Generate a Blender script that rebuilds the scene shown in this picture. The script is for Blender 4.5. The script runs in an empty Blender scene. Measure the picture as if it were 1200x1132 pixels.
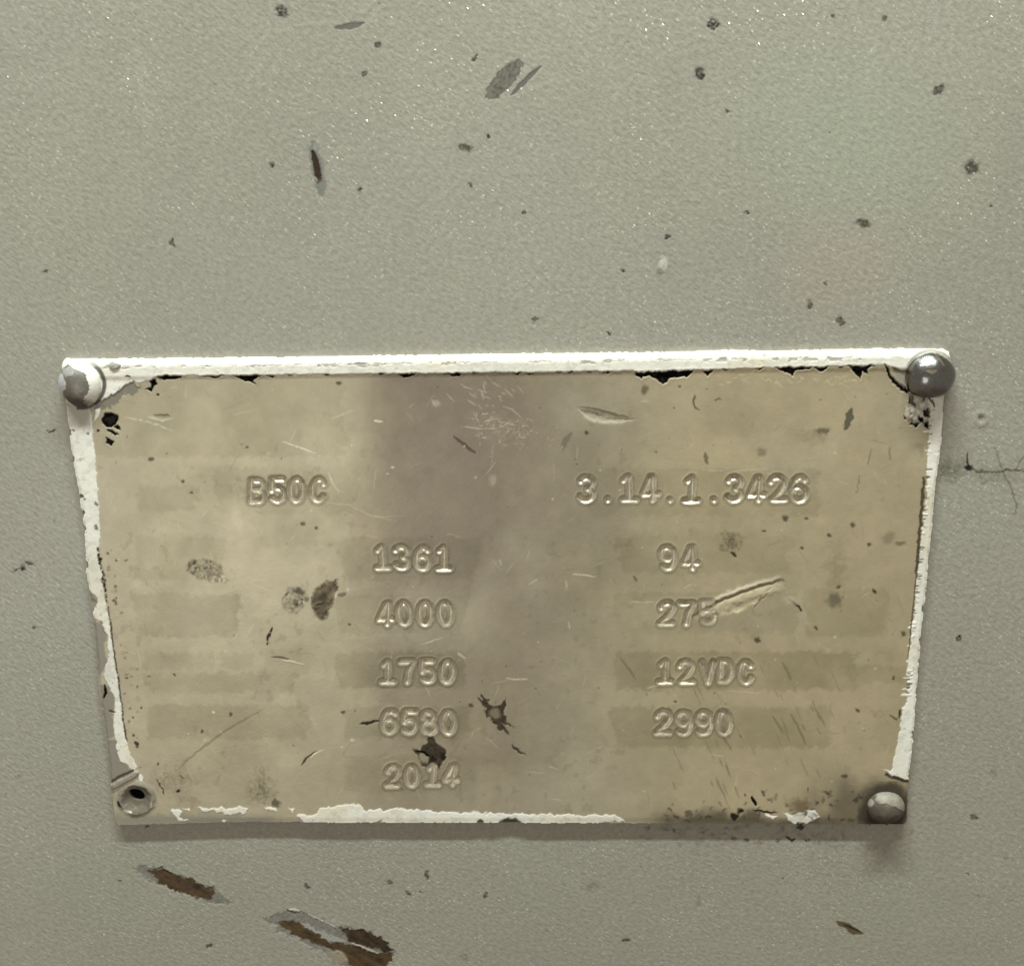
import bpy, math
import numpy as np
from mathutils import Matrix, Vector

S = bpy.context.scene
COL = S.collection
rng = np.random.default_rng(7)

# ------------------------------------------------------------------ camera
# A phone held about 13 cm in front of the plate, a little above it and tipped down.
FOCAL = 1200.0                      # in photo pixels, for a photo 1200 wide
RX, RY, RZ = 0.23520, -0.01610, 0.01085
TX, TY, TZ = -0.00081, -0.01565, -0.13436
PLATE_T = 0.0008                    # plate thickness: the wall face is Y = 0, the plate face is Y = -PLATE_T


def rot(a, b, c):
    ca, sa, cb, sb, cc, sc = math.cos(a), math.sin(a), math.cos(b), math.sin(b), math.cos(c), math.sin(c)
    rx = np.array([[1, 0, 0], [0, ca, -sa], [0, sa, ca]])
    ry = np.array([[cb, 0, sb], [0, 1, 0], [-sb, 0, cb]])
    rz = np.array([[cc, -sc, 0], [sc, cc, 0], [0, 0, 1]])
    return rx @ ry @ rz


AX = np.array([[1, 0, 0], [0, 0, 1], [0, -1, 0]], float)      # world -> plate axes (x, up, out)
RC = rot(RX, RY, RZ) @ AX
TC = rot(RX, RY, RZ) @ np.array([0, 0, -PLATE_T]) + np.array([TX, TY, TZ])
CAM = -RC.T @ TC

cd = bpy.data.cameras.new('camera')
cd.sensor_fit = 'HORIZONTAL'
cd.sensor_width = 36.0
cd.lens = 36.0 * FOCAL / 1200.0
cd.clip_start, cd.clip_end = 0.002, 50
cam = bpy.data.objects.new('camera', cd)
mw = Matrix.Identity(4)
for i in range(3):
    for j in range(3):
        mw[i][j] = RC[j][i]
    mw[i][3] = CAM[i]
cam.matrix_world = mw
COL.objects.link(cam)
S.camera = cam

# ------------------------------------------------------------------ light
w = bpy.data.worlds.new('World')
S.world = w
w.use_nodes = True
bg = w.node_tree.nodes['Background']
bg.inputs[0].default_value = (1.0, 0.91, 0.765, 1)
bg.inputs[1].default_value = 0.338


def area(name, loc, aim, sx, sy, power, color):
    d = bpy.data.lights.new(name, 'AREA')
    d.shape = 'RECTANGLE'
    d.size, d.size_y, d.energy, d.color = sx, sy, power, color
    o = bpy.data.objects.new(name, d)
    o.location = loc
    o.rotation_euler = (Vector(aim) - Vector(loc)).to_track_quat('-Z', 'Y').to_euler()
    COL.objects.link(o)
    return o


area('lamp_overhead', (-0.01, -0.110, 0.42), (-0.01, 0, 0), 0.30, 0.014, 4.75, (0.92, 1.0, 0.975))
area('lamp_beside', (-0.16, -0.43, -0.11), (-0.02, 0, 0), 0.15, 0.15, 0.22, (1.0, 0.97, 0.92))

S.view_settings.view_transform = 'Standard'
S.view_settings.look = 'None'
S.view_settings.exposure = 0.0
S.view_settings.gamma = 1.0


# ------------------------------------------------------------------ tracing helpers
def to_plane(px, py, y):
    """photo pixel(s) -> (X, Z) on the plane Y = y"""
    px, py = np.asarray(px, float), np.asarray(py, float)
    d = np.stack([(px - 600) / FOCAL, (566 - py) / FOCAL, -np.ones_like(px)], -1) @ RC
    t = (y - CAM[1]) / d[..., 1]
    return CAM[0] + t * d[..., 0], CAM[2] + t * d[..., 2]


def to_photo(X, Y, Z):
    P = np.stack([X, Y, Z], -1) @ RC.T + TC
    return 600 + FOCAL * P[..., 0] / -P[..., 2], 566 - FOCAL * P[..., 1] / -P[..., 2]


def lin(r, g, b):
    c = np.array([r, g, b], float) / 255
    return np.where(c <= .04045, c / 12.92, ((c + .055) / 1.055) ** 2.4)


def _hash(ix, iy, seed):
    h = (ix.astype(np.uint32) * np.uint32(374761393) + iy.astype(np.uint32) * np.uint32(668265263) + np.uint32(seed * 974711 + 12345))
    h = (h ^ (h >> np.uint32(13))) * np.uint32(1274126177)
    h = h ^ (h >> np.uint32(16))
    return (h & np.uint32(0xffffff)).astype(np.float32) / np.float32(0xffffff)


def vnoise(x, y, seed):
    x0, y0 = np.floor(x), np.floor(y)
    fx, fy = (x - x0).astype(np.float32), (y - y0).astype(np.float32)
    ix, iy = x0.astype(np.int64), y0.astype(np.int64)
    fx, fy = fx * fx * (3 - 2 * fx), fy * fy * (3 - 2 * fy)
    a, b, c, d = _hash(ix, iy, seed), _hash(ix + 1, iy, seed), _hash(ix, iy + 1, seed), _hash(ix + 1, iy + 1, seed)
    return (a + (b - a) * fx) * (1 - fy) + (c + (d - c) * fx) * fy


def fbm(x, y, scale, seed, octaves=4, gain=.5):
    """about -1 .. 1, features of SCALE pixels"""
    x, y = np.asarray(x) / scale + 1000, np.asarray(y) / scale + 1000
    s, a, tot = 0, 1.0, 0
    for o in range(octaves):
        s = s + a * (vnoise(x * 2 ** o, y * 2 ** o, seed + o * 17) * 2 - 1)
        tot += a
        a *= gain
    return s / tot * 1.6


def step(e0, e1, v):
    t = np.clip((v - e0) / (e1 - e0), 0, 1)
    return t * t * (3 - 2 * t)


def poly_sd(pts, x, y):
    """signed distance to a polygon, positive inside"""
    pts = np.asarray(pts, float)
    d = np.full(x.shape, 1e18)
    ins = np.zeros(x.shape, bool)
    for (ax, ay), (bx, by) in zip(pts, np.roll(pts, -1, 0)):
        ex, ey = bx - ax, by - ay
        t = np.clip(((x - ax) * ex + (y - ay) * ey) / max(ex * ex + ey * ey, 1e-9), 0, 1)
        d = np.minimum(d, (x - ax - t * ex) ** 2 + (y - ay - t * ey) ** 2)
        c = (ay > y) != (by > y)
        if ey:
            ins ^= c & (x < ex * (y - ay) / ey + ax)
    return np.where(ins, 1, -1) * np.sqrt(d)


def line_d(pts, x, y):
    """(distance to a polyline, 0..1 along it, signed side)"""
    pts = np.asarray(pts, float)
    L = np.concatenate([[0], np.cumsum(np.hypot(*np.diff(pts, axis=0).T))])
    best, along, side = np.full(x.shape, 1e18), np.zeros(x.shape), np.zeros(x.shape)
    for k in range(len(pts) - 1):
        (ax, ay), (bx, by) = pts[k], pts[k + 1]
        ex, ey = bx - ax, by - ay
        l2 = max(ex * ex + ey * ey, 1e-9)
        t = np.clip(((x - ax) * ex + (y - ay) * ey) / l2, 0, 1)
        d = (x - ax - t * ex) ** 2 + (y - ay - t * ey) ** 2
        m = d < best
        best = np.where(m, d, best)
        along = np.where(m, (L[k] + t * (L[k + 1] - L[k])) / L[-1], along)
        side = np.where(m, ((x - ax) * ey - (y - ay) * ex) / math.sqrt(l2), side)
    return np.sqrt(best), along, side


class Field:
    """Colour, finish and relief (mm, outward) at a set of surface points, authored where the photo shows them."""

    def __init__(s, X, Z, y, color, rough, metal):
        s.x, s.y = to_photo(X, np.full_like(X, y), Z)
        n = len(X)
        s.c = np.tile(np.asarray(color, float), (n, 1))
        s.r = np.full(n, float(rough))
        s.m = np.full(n, float(metal))
        s.h = np.zeros(n)
        s.tag = np.zeros(n, np.int32)
        s.wx = fbm(s.x, s.y, 5, 3, 3)
        s.wy = fbm(s.x, s.y, 5, 53, 3)
        s.g = fbm(s.x, s.y, 2.6, 91, 3, .7)

    def near(s, pts, pad):
        p = np.asarray(pts, float)
        return np.nonzero((s.x > p[:, 0].min() - pad) & (s.x < p[:, 0].max() + pad) & (s.y > p[:, 1].min() - pad) & (s.y < p[:, 1].max() + pad))[0]

    def paint(s, i, k, color=None, rough=None, metal=None, dh=0.0, tag=None):
        k = np.clip(k, 0, 1)
        if color is not None:
            s.c[i] += (np.asarray(color) - s.c[i]) * k[:, None]
        if rough is not None:
            s.r[i] += (rough - s.r[i]) * k
        if metal is not None:
            s.m[i] += (metal - s.m[i]) * k
        if np.any(dh):
            s.h[i] += dh * k
        if tag is not None:
            s.tag[i[k > .5]] = tag

    def poly(s, pts, soft=.6, warp=1.2, **kw):
        i = s.near(pts, 12)
        d = poly_sd(pts, s.x[i] + s.wx[i] * warp, s.y[i] + s.wy[i] * warp)
        s.paint(i, step(-soft, soft, d), **kw)
        return i, d

    def ell(s, cx, cy, rx, ry, ang=0.0, soft=.25, warp=1.0, amount=1.0, grain=0.0, **kw):
        R = max(rx, ry) * 1.6 + 4
        i = s.near([(cx - R, cy - R), (cx + R, cy + R)], 0)
        a = math.radians(ang)
        dx, dy = s.x[i] + s.wx[i] * warp - cx, s.y[i] + s.wy[i] * warp - cy
        u, v = (dx * math.cos(a) + dy * math.sin(a)) / rx, (-dx * math.sin(a) + dy * math.cos(a)) / ry
        k = step(1 + soft, 1 - soft, np.hypot(u, v)) * amount
        if grain:
            k = np.clip(k * (1 + grain * s.g[i] * 1.5 - grain * .3), 0, 1)
        s.paint(i, k, **kw)
        return i, k, u, v

    def line(s, pts, width, soft=.7, warp=.5, amount=1.0, taper=1.0, broken=0.0, **kw):
        i = s.near(pts, width + 6)
        d, t, side = line_d(pts, s.x[i] + s.wx[i] * warp, s.y[i] + s.wy[i] * warp)
        wd = width * (1 - taper + taper * np.sqrt(np.clip(4 * t * (1 - t), 0, 1)))
        k = step(wd + soft, wd - soft, d) * amount * step(0, .6, wd)
        if broken:
            k = k * step(-.3, .3, s.g[i] + .4 - broken)
        s.paint(i, k, **kw)
        return i, k, t, side


def normal_of(hmm, nx, nz, dx):
    """outward unit normals of a regular grid relief (hmm: mm, shape nz x nx)"""
    gz, gx = np.gradient(hmm * .001, dx)
    n = np.stack([-gx, -np.ones_like(gx), -gz], -1)
    n /= np.linalg.norm(n, axis=-1, keepdims=True)
    return n.reshape(-1, 3)


def mesh_obj(name, verts, quads, mat, parent=None, col=None, fin=None, nrm=None, tris=None):
    me = bpy.data.meshes.new(name)
    faces = quads
    nv, nf = len(verts), len(faces)
    k = faces.shape[1]
    me.vertices.add(nv)
    me.vertices.foreach_set('co', np.asarray(verts, np.float32).ravel())
    me.loops.add(nf * k)
    me.loops.foreach_set('vertex_index', faces.astype(np.int32).ravel())
    me.polygons.add(nf)
    me.polygons.foreach_set('loop_start', np.arange(0, nf * k, k, dtype=np.int32))
    me.polygons.foreach_set('use_smooth', np.ones(nf, bool))
    if col is not None:
        a = me.attributes.new('tone', 'FLOAT_COLOR', 'POINT')
        a.data.foreach_set('color', np.concatenate([np.clip(col, 0, 1), np.ones((nv, 1))], 1).astype(np.float32).ravel())
    if fin is not None:
        a = me.attributes.new('finish', 'FLOAT_VECTOR', 'POINT')
        a.data.foreach_set('vector', np.asarray(fin, np.float32).ravel())
    me.update(calc_edges=True)
    if nrm is not None:
        me.normals_split_custom_set_from_vertices(np.asarray(nrm, np.float32))
    me.materials.append(mat)
    o = bpy.data.objects.new(name, me)
    COL.objects.link(o)
    if parent is not None:
        o.parent = parent
    return o


def piece(name, faces, V, F, nrm, mat, parent, label=None):
    """an object made of some faces of a big surface"""
    used, inv = np.unique(faces.ravel(), return_inverse=True)
    fin = np.stack([F.r[used], F.m[used], np.clip(F.c[used].max(1) / .05, .04, 1) * .5], 1) if hasattr(F, 'r') else None
    o = mesh_obj(name, V[used], inv.reshape(faces.shape), mat, parent, F.c[used], fin, None if nrm is None else nrm[used])
    if label:
        o['label'] = label
    return o


# ------------------------------------------------------------------ materials
def material(name, grain=(0, 900, 0), bump=()):
    """Principled driven by the surface's own colour and finish, with fine procedural grain and relief.
    grain: (colour variation, scale per metre, roughness variation); bump: [(scale, height m, detail, stretch)]"""
    m = bpy.data.materials.new(name)
    m.use_nodes = True
    nt = m.node_tree
    N, L = nt.nodes, nt.links
    b = N['Principled BSDF']
    at = N.new('ShaderNodeAttribute'); at.attribute_name = 'tone'
    fi = N.new('ShaderNodeAttribute'); fi.attribute_name = 'finish'
    sep = N.new('ShaderNodeSeparateXYZ'); L.new(fi.outputs['Vector'], sep.inputs[0])
    tc = N.new('ShaderNodeTexCoord')
    nz = N.new('ShaderNodeTexNoise'); nz.inputs['Scale'].default_value = grain[1]; nz.inputs['Detail'].default_value = 5
    nz.inputs['Roughness'].default_value = .65
    L.new(tc.outputs['Object'], nz.inputs['Vector'])
    mr = N.new('ShaderNodeMapRange')
    mr.inputs['From Min'].default_value, mr.inputs['From Max'].default_value = .25, .75
    mr.inputs['To Min'].default_value, mr.inputs['To Max'].default_value = 1 - grain[0], 1 + grain[0]
    L.new(nz.outputs['Fac'], mr.inputs['Value'])
    mul = N.new('ShaderNodeVectorMath'); mul.operation = 'SCALE'
    L.new(at.outputs['Color'], mul.inputs[0]); L.new(mr.outputs[0], mul.inputs['Scale'])
    L.new(mul.outputs[0], b.inputs['Base Color'])
    ra = N.new('ShaderNodeMath'); ra.operation = 'MULTIPLY_ADD'
    L.new(nz.outputs['Fac'], ra.inputs[0]); ra.inputs[1].default_value = grain[2]
    sb = N.new('ShaderNodeMath'); sb.operation = 'SUBTRACT'; sb.use_clamp = True
    L.new(sep.outputs[0], sb.inputs[0]); sb.inputs[1].default_value = grain[2] * .5
    L.new(sb.outputs[0], ra.inputs[2]); L.new(ra.outputs[0], b.inputs['Roughness'])
    L.new(sep.outputs[1], b.inputs['Metallic'])
    L.new(sep.outputs[2], b.inputs['Specular IOR Level'])
    prev = None
    for sc, ht, det, stretch in bump:
        t = N.new('ShaderNodeTexNoise'); t.inputs['Scale'].default_value = sc; t.inputs['Detail'].default_value = det
        if stretch:
            mp = N.new('ShaderNodeMapping'); mp.inputs['Rotation'].default_value = (0, math.radians(stretch[0]), 0)
            mp.vector_type = 'TEXTURE'; mp.inputs['Scale'].default_value = (stretch[1], 1, stretch[2])
            L.new(tc.outputs['Object'], mp.inputs[0]); L.new(mp.outputs[0], t.inputs['Vector'])
        else:
            L.new(tc.outputs['Object'], t.inputs['Vector'])
        bp = N.new('ShaderNodeBump'); bp.inputs['Strength'].default_value = 1; bp.inputs['Distance'].default_value = ht
        L.new(t.outputs['Fac'], bp.inputs['Height'])
        if prev:
            L.new(prev.outputs[0], bp.inputs['Normal'])
        prev = bp
    if prev:
        L.new(prev.outputs[0], b.inputs['Normal'])
    return m


M_PLATE = material('worn_tan_metal', (.07, 5000, .12), [(2600, .000012, 4, None), (420, .00003, 2, None)])
M_WHITE = material('white_paint', (.05, 3500, .1), [(1800, .00003, 4, None)])
M_STEEL = material('rivet_steel', (.14, 2200, .12), [(900, .00003, 4, None)])
FLOW = 42                            # the sprayed paint's grain leans down to the right
M_WALL = material('grey_machine_paint', (.20, 1500, .10), [(2000, .000062, 3, (FLOW, 1.35, .85)), (620, .000016, 2, None)])


def add_flakes(m, scale, share, spread):
    """small bright flakes in the paint, each tilted its own way"""
    nt = m.node_tree
    N, L = nt.nodes, nt.links
    b = N['Principled BSDF']
    tc = N.new('ShaderNodeTexCoord')
    mp = N.new('ShaderNodeMapping'); mp.vector_type = 'TEXTURE'; mp.inputs['Rotation'].default_value = (0, math.radians(FLOW), 0)
    mp.inputs['Scale'].default_value = (1.7, 1, .8); L.new(tc.outputs['Object'], mp.inputs[0])
    vo = N.new('ShaderNodeTexVoronoi'); vo.inputs['Scale'].default_value = scale
    L.new(mp.outputs[0], vo.inputs['Vector'])
    sp = N.new('ShaderNodeSeparateColor'); L.new(vo.outputs['Color'], sp.inputs[0])
    pick = N.new('ShaderNodeMath'); pick.operation = 'LESS_THAN'; L.new(sp.outputs[0], pick.inputs[0]); pick.inputs[1].default_value = share
    near = N.new('ShaderNodeMapRange'); near.inputs['From Min'].default_value = .42; near.inputs['From Max'].default_value = .18
    L.new(vo.outputs['Distance'], near.inputs['Value'])
    cl = N.new('ShaderNodeTexNoise'); cl.inputs['Scale'].default_value = 75; cl.inputs['Detail'].default_value = 3; L.new(tc.outputs['Object'], cl.inputs['Vector'])
    clm = N.new('ShaderNodeMapRange'); clm.inputs['From Min'].default_value = .38; clm.inputs['From Max'].default_value = .58; L.new(cl.outputs['Fac'], clm.inputs['Value'])
    m0 = N.new('ShaderNodeMath'); m0.operation = 'MULTIPLY'; L.new(pick.outputs[0], m0.inputs[0]); L.new(clm.outputs[0], m0.inputs[1])
    mask = N.new('ShaderNodeMath'); mask.operation = 'MULTIPLY'; L.new(m0.outputs[0], mask.inputs[0]); L.new(near.outputs[0], mask.inputs[1])
    off = N.new('ShaderNodeVectorMath'); off.operation = 'SUBTRACT'; L.new(vo.outputs['Color'], off.inputs[0]); off.inputs[1].default_value = (share * .5, .5, .12)
    cb = N.new('ShaderNodeCombineXYZ'); sp2 = N.new('ShaderNodeSeparateXYZ'); L.new(off.outputs[0], sp2.inputs[0])
    L.new(sp2.outputs[1], cb.inputs[0]); L.new(sp2.outputs[2], cb.inputs[2])
    tilt = N.new('ShaderNodeVectorMath'); tilt.operation = 'SCALE'; L.new(cb.outputs[0], tilt.inputs[0])
    k = N.new('ShaderNodeMath'); k.operation = 'MULTIPLY'; L.new(mask.outputs[0], k.inputs[0]); k.inputs[1].default_value = spread
    L.new(k.outputs[0], tilt.inputs['Scale'])
    src = b.inputs['Normal'].links[0].from_socket
    add = N.new('ShaderNodeVectorMath'); add.operation = 'ADD'; L.new(src, add.inputs[0]); L.new(tilt.outputs[0], add.inputs[1])
    nm = N.new('ShaderNodeVectorMath'); nm.operation = 'NORMALIZE'; L.new(add.outputs[0], nm.inputs[0])
    L.new(nm.outputs[0], b.inputs['Normal'])
    met = N.new('ShaderNodeMath'); met.operation = 'MULTIPLY_ADD'; L.new(mask.outputs[0], met.inputs[0]); met.inputs[1].default_value = .5
    L.new(b.inputs['Specular IOR Level'].links[0].from_socket, met.inputs[2]); L.new(met.outputs[0], b.inputs['Specular IOR Level'])
    rs = b.inputs['Roughness'].links[0].from_socket
    mx = N.new('ShaderNodeMix'); L.new(mask.outputs[0], mx.inputs[0]); L.new(rs, mx.inputs[2]); mx.inputs[3].default_value = .22
    L.new(mx.outputs[0], b.inputs['Roughness'])


add_flakes(M_WALL, 3300, .24, .72)
M_CHIP = material('chipped_paint', (.22, 3800, .2), [(3000, .00002, 5, None)])

# ------------------------------------------------------------------ wall (the machine's painted sheet)
WALL_C = lin(148, 145, 132)
RUST, RUST_D, PRIMER, SOOT = lin(92, 62, 28), lin(52, 34, 18), lin(132, 132, 130), lin(40, 38, 34)

CELL, SUB = .0005, 6
x0, x1, z0, z1 = -.098, .098, -.104, .104
NX, NZ = int(round((x1 - x0) / CELL)), int(round((z1 - z0) / CELL))

# each mark: kind, points in the photo, ...
specks = [(330, 14, 8, 6, 10, 'd'), (836, 28, 7, 7, 0, 'd'), (820, 87, 6, 8, 0, 'd'), (1100, 106, 6, 7, 40, 'g'), (1138, 197, 9, 8, -30, 'g'), (1011, 262, 8, 5, 10, 'g'),
          (545, 174, 9, 4, 8, 'g'), (573, 161, 3, 3, 0, 'd'), (949, 358, 4, 5, 0, 'g'), (985, 377, 4, 6, -35, 'g'), (730, 316, 3, 2, 0, 'd'), (975, 20, 3, 3, 0, 'g'),
          (1037, 22, 3, 3, 0, 'g'), (428, 86, 4, 3, -30, 'g'), (443, 53, 3, 3, 0, 'g'), (555, 70, 3, 5, 20, 'g'), (319, 193, 4, 3, 0, 'd'), (421, 224, 3, 3, 0, 'd'),
          (552, 217, 4, 3, 20, 'd'), (614, 249, 3, 3, 30, 'd'), (202, 285, 2.5, 4, 0, 'g'), (53, 318, 2.5, 2, 0, 'g'), (627, 375, 4, 2.5, 10, 'd'), (714, 391, 3, 2, 20, 'd'),
          (783, 279, 4, 2.5, 0, 'd'), (853, 131, 2.5, 2.5, 0, 'g'), (875, 249, 2.5, 2.5, 0, 'g'), (968, 333, 2.5, 3, 0, 'g'), (27, 665, 4, 4, 30, 'd'), (1125, 749, 3.5, 3, 20, 'd'),
          (40, 737, 3, 2, 0, 'g'), (500, 1025, 2.5, 4, 0, 'g'), (478, 1046, 4, 2.5, 40, 'g'), (570, 1050, 3, 3, 0, 'g'), (457, 1034, 3.5, 2.5, 20, 'g'), (360, 1039, 4, 2.5, 45, 'g'),
          (246, 1108, 5, 2.5, -15, 'g'), (140, 1031, 2.5, 2, 0, 'd'), (174, 968, 2.5, 3, 0, 'd'), (694, 1038, 8, 4, -5, 'f'), (819, 1055, 2, 6, 8, 'f'), (735, 1102, 5, 2.5, -10, 'g'),
          (545, 1121, 5, 2.5, 20, 'f'), (1142, 957, 4, 3.5, 0, 'g'), (1164, 905, 4, 3, 0, 'f'), (1068, 974, 3, 4, 30, 'f'), (1022, 992, 8, 5, -15, 'f'), (985, 958, 5, 6, 0, 'd'),
          (938, 969, 6, 3, 0, 'd'), (1100, 505, 4, 4, 0, 'f'), (990, 20, 2, 2, 0, 'f'), (35, 660, 6, 1.5, 10, 'g'), (18, 668, 6, 1.4, -30, 'g'), (60, 505, 6, 1.6, -25, 'd'),
          (1178, 1005, 2, 3, 0, 'f'), (640, 1090, 2, 2, 0, 'f'), (65, 610, 2.5, 2, 0, 'f'), (22, 910, 3, 2, 0, 'f'), (1148, 1050, 2, 2, 0, 'f')]
for _ in range(36):
    a, b = rng.uniform(0, 1200), rng.uniform(0, 1132)
    if 60 < a < 1125 and 400 < b < 1000:
        continue
    q = rng.uniform(.8, 1.4)
    specks.append((a, b, q, q * rng.uniform(.7, 1.4), rng.uniform(0, 90), 'f' if rng.random() < .6 else 'g'))
GOUGE_A = [(155, 1019), (165, 1016), (185, 1018), (205, 1024), (230, 1031), (250, 1041), (272, 1058), (268, 1062), (250, 1060), (225, 1052), (200, 1043), (175, 1031)]
GOUGE_B = [(309, 1076), (322, 1073), (337, 1065), (352, 1068), (380, 1080), (400, 1087), (425, 1090), (450, 1102), (463, 1112), (461, 1125), (450, 1134), (425, 1140), (400, 1131), (380, 1117), (352, 1102), (330, 1093)]
SCRAPE = [(567, 118), (572, 103), (583, 86), (597, 74), (608, 70), (614, 77), (608, 90), (596, 105), (583, 115)]
areas = [GOUGE_A, GOUGE_B, SCRAPE]
boxes = [(s[0] - s[2] * 1.7 - 5, s[1] - s[2] * 1.7 - 5, s[0] + s[2] * 1.7 + 5, s[1] + s[3] * 1.7 + 5) for s in specks]
boxes = [(s[0] - max(s[2:4]) * 1.7 - 5, s[1] - max(s[2:4]) * 1.7 - 5, s[0] + max(s[2:4]) * 1.7 + 5, s[1] + max(s[2:4]) * 1.7 + 5) for s in specks]
boxes += [(min(p[0] for p in a) - 14, min(p[1] for p in a) - 14, max(p[0] for p in a) + 14, max(p[1] for p in a) + 14) for a in areas]
boxes += [(380, 10, 438, 52), (585, 65, 646, 125), (352, 155, 392, 242), (1095, 515, 1225, 600), (1125, 465, 1175, 515), (760, 285, 795, 335), (970, 1068, 1025, 1105), (720, 955, 1080, 1010), (545, 150, 585, 166)]

fine = np.zeros((NZ, NX), bool)
for bx0, by0, bx1, by1 in boxes:
    X, Z = to_plane([bx0, bx1, bx0, bx1], [by0, by0, by1, by1], 0)
    i0, i1 = int((X.min() - x0) / CELL), int((X.max() - x0) / CELL)
    k0, k1 = int((Z.min() - z0) / CELL), int((Z.max() - z0) / CELL)
    fine[max(k0, 1):min(k1 + 1, NZ - 1), max(i0, 1):min(i1 + 1, NX - 1)] = True

W1 = NX * SUB + 1
kk, ii = np.nonzero(~fine)
coarse_q = np.stack([kk * SUB * W1 + ii * SUB, kk * SUB * W1 + (ii + 1) * SUB, (kk + 1) * SUB * W1 + (ii + 1) * SUB, (kk + 1) * SUB * W1 + ii * SUB], 1)
kk, ii = np.nonzero(fine)
a, b = np.meshgrid(np.arange(SUB), np.arange(SUB))
fi_ = (ii[:, None] * SUB + a.ravel()[None]).ravel()
fk_ = (kk[:, None] * SUB + b.ravel()[None]).ravel()
fine_q = np.stack([fk_ * W1 + fi_, fk_ * W1 + fi_ + 1, (fk_ + 1) * W1 + fi_ + 1, (fk_ + 1) * W1 + fi_], 1)
allq = np.concatenate([coarse_q, fine_q])
ids, inv = np.unique(allq.ravel(), return_inverse=True)
WQ = inv.reshape(-1, 4)
WX, WZ = x0 + (ids % W1) * CELL / SUB, z0 + (ids // W1) * CELL / SUB
WF = Field(WX, WZ, 0.0, WALL_C, .36, 0.0)
# the paint's own drift between a greener and a warmer grey, and faint rubbed blotches
t = fbm(WF.x, WF.y, 330, 5, 3)
WF.c *= (1 + .05 * t)[:, None] * (1 + np.array([-.005, .004, -.008]) * fbm(WF.x, WF.y, 210, 15, 2)[:, None])
WF.c *= (1 + .022 * fbm(WF.x, WF.y, 30, 25, 3))[:, None]
i, k, u, v = WF.ell(985, 310, 60, 45, -30, .8, 6, amount=.35, color=lin(160, 147, 133))
WF.ell(1000, 160, 120, 95, 20, .8, 8, amount=.45, color=lin(152, 157, 134))
for q in range(26):                                             # old wipe marks, mostly up and down
    a_, b_ = rng.uniform(0, 1200), rng.uniform(-50, 1132)
    WF.line([(a_, b_), (a_ + rng.uniform(-25, 25), b_ + rng.uniform(60, 260))], rng.uniform(5, 18), 8, 6, amount=rng.uniform(.1, .28), color=lin(138, 135, 122) if rng.random() < .6 else lin(160, 158, 146))
for cx, cy, rx, ry, an, kind in specks:
    c = {'d': lin(44, 37, 26), 'g': lin(66, 62, 50), 'f': lin(118, 113, 100)}[kind]
    WF.ell(cx, cy, rx * 1.5, ry * 1.5, an, .5, 1.5, amount=.12, color=lin(105, 100, 88))
    WF.ell(cx, cy, rx * .95, ry * .95, an, .35, 2.2, amount=1 if kind != 'f' else .55, grain=.32, color=c, rough=.7, dh=-.04 if kind != 'f' else -.01)
# scrapes and gouges
i, d = WF.poly(SCRAPE, 1.2, 2.0, color=lin(96, 93, 82), rough=.6, dh=-.025, tag=3)
WF.c[i] *= (1 - .5 * step(-1, 4, d) * np.clip(fbm(WF.x[i] - WF.y[i] * .3, WF.y[i] + WF.x[i] * .9, 3.5, 77, 3), -.6, 1))[:, None]
WF.line([(598, 113), (612, 99), (634, 78)], 3.0, 1.0, .8, color=lin(95, 92, 84), rough=.6, dh=-.04, tag=4)
WF.line([(391, 34), (410, 31), (428, 28)], 3.6, 1.2, 1.0, .9, color=lin(88, 84, 74), rough=.6, dh=-.04, tag=5)
WF.line([(367, 166), (371, 198), (378, 231)], 7.5, 1.6, 1.6, .9, color=lin(112, 110, 104), rough=.55, dh=-.03, tag=6)
WF.line([(367, 176), (371, 198), (373, 214)], 4.4, .9, 1.4, color=lin(46, 33, 19), rough=.85, dh=-.07)
WF.line([(369, 200), (377, 207)], 2.6, .8, .8, color=RUST_D, rough=.9)
WF.line([(372, 216), (377, 208)], 2.0, .8, .8, color=lin(70, 44, 18), rough=.9)
WF.ell(370, 172, 2.5, 6, 0, .5, .5, amount=.5, color=lin(150, 146, 138), dh=.02)

i, d = WF.poly(GOUGE_A, 1.8, 3.2, color=lin(118, 115, 106), rough=.5, dh=-.04, tag=1)
WF.c[i] *= (1 + .25 * step(0, 3, d) * WF.g[i])[:, None]
WF.poly([(174, 1022), (190, 1018), (205, 1025), (224, 1030), (240, 1037), (252, 1046), (247, 1054), (230, 1052), (206, 1045), (188, 1036)], 1.4, 2.2, color=lin(70, 52, 25), rough=.9, dh=-.04)
WF.poly([(205, 1030), (222, 1033), (236, 1040), (240, 1046), (225, 1043), (210, 1038)], 2.0, 3.0, color=lin(58, 44, 30), rough=.9)
WF.line([(178, 1019), (188, 1016), (203, 1025)], 1.0, .7, 1.0, broken=.1, color=lin(40, 32, 22))
i, d = WF.poly(GOUGE_B, 1.8, 3.6, color=lin(120, 117, 109), rough=.45, dh=-.05, tag=2)
WF.c[i] *= (1 + .22 * step(0, 3, d) * WF.g[i])[:, None]
WF.poly([(325, 1081), (345, 1080), (358, 1087), (378, 1099), (392, 1106), (400, 1105), (425, 1112), (445, 1118), (462, 1116), (461, 1125), (448, 1134), (425, 1139), (412, 1134), (405, 1122), (388, 1112), (368, 1105), (350, 1098)], 1.4, 2.4, color=lin(69, 51, 24), rough=.9, dh=-.06)
WF.poly([(398, 1086), (425, 1089), (448, 1100), (463, 1112), (455, 1117), (430, 1110), (408, 1103)], 1.4, 2.4, color=lin(56, 42, 24), rough=.9, dh=-.04)
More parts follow.
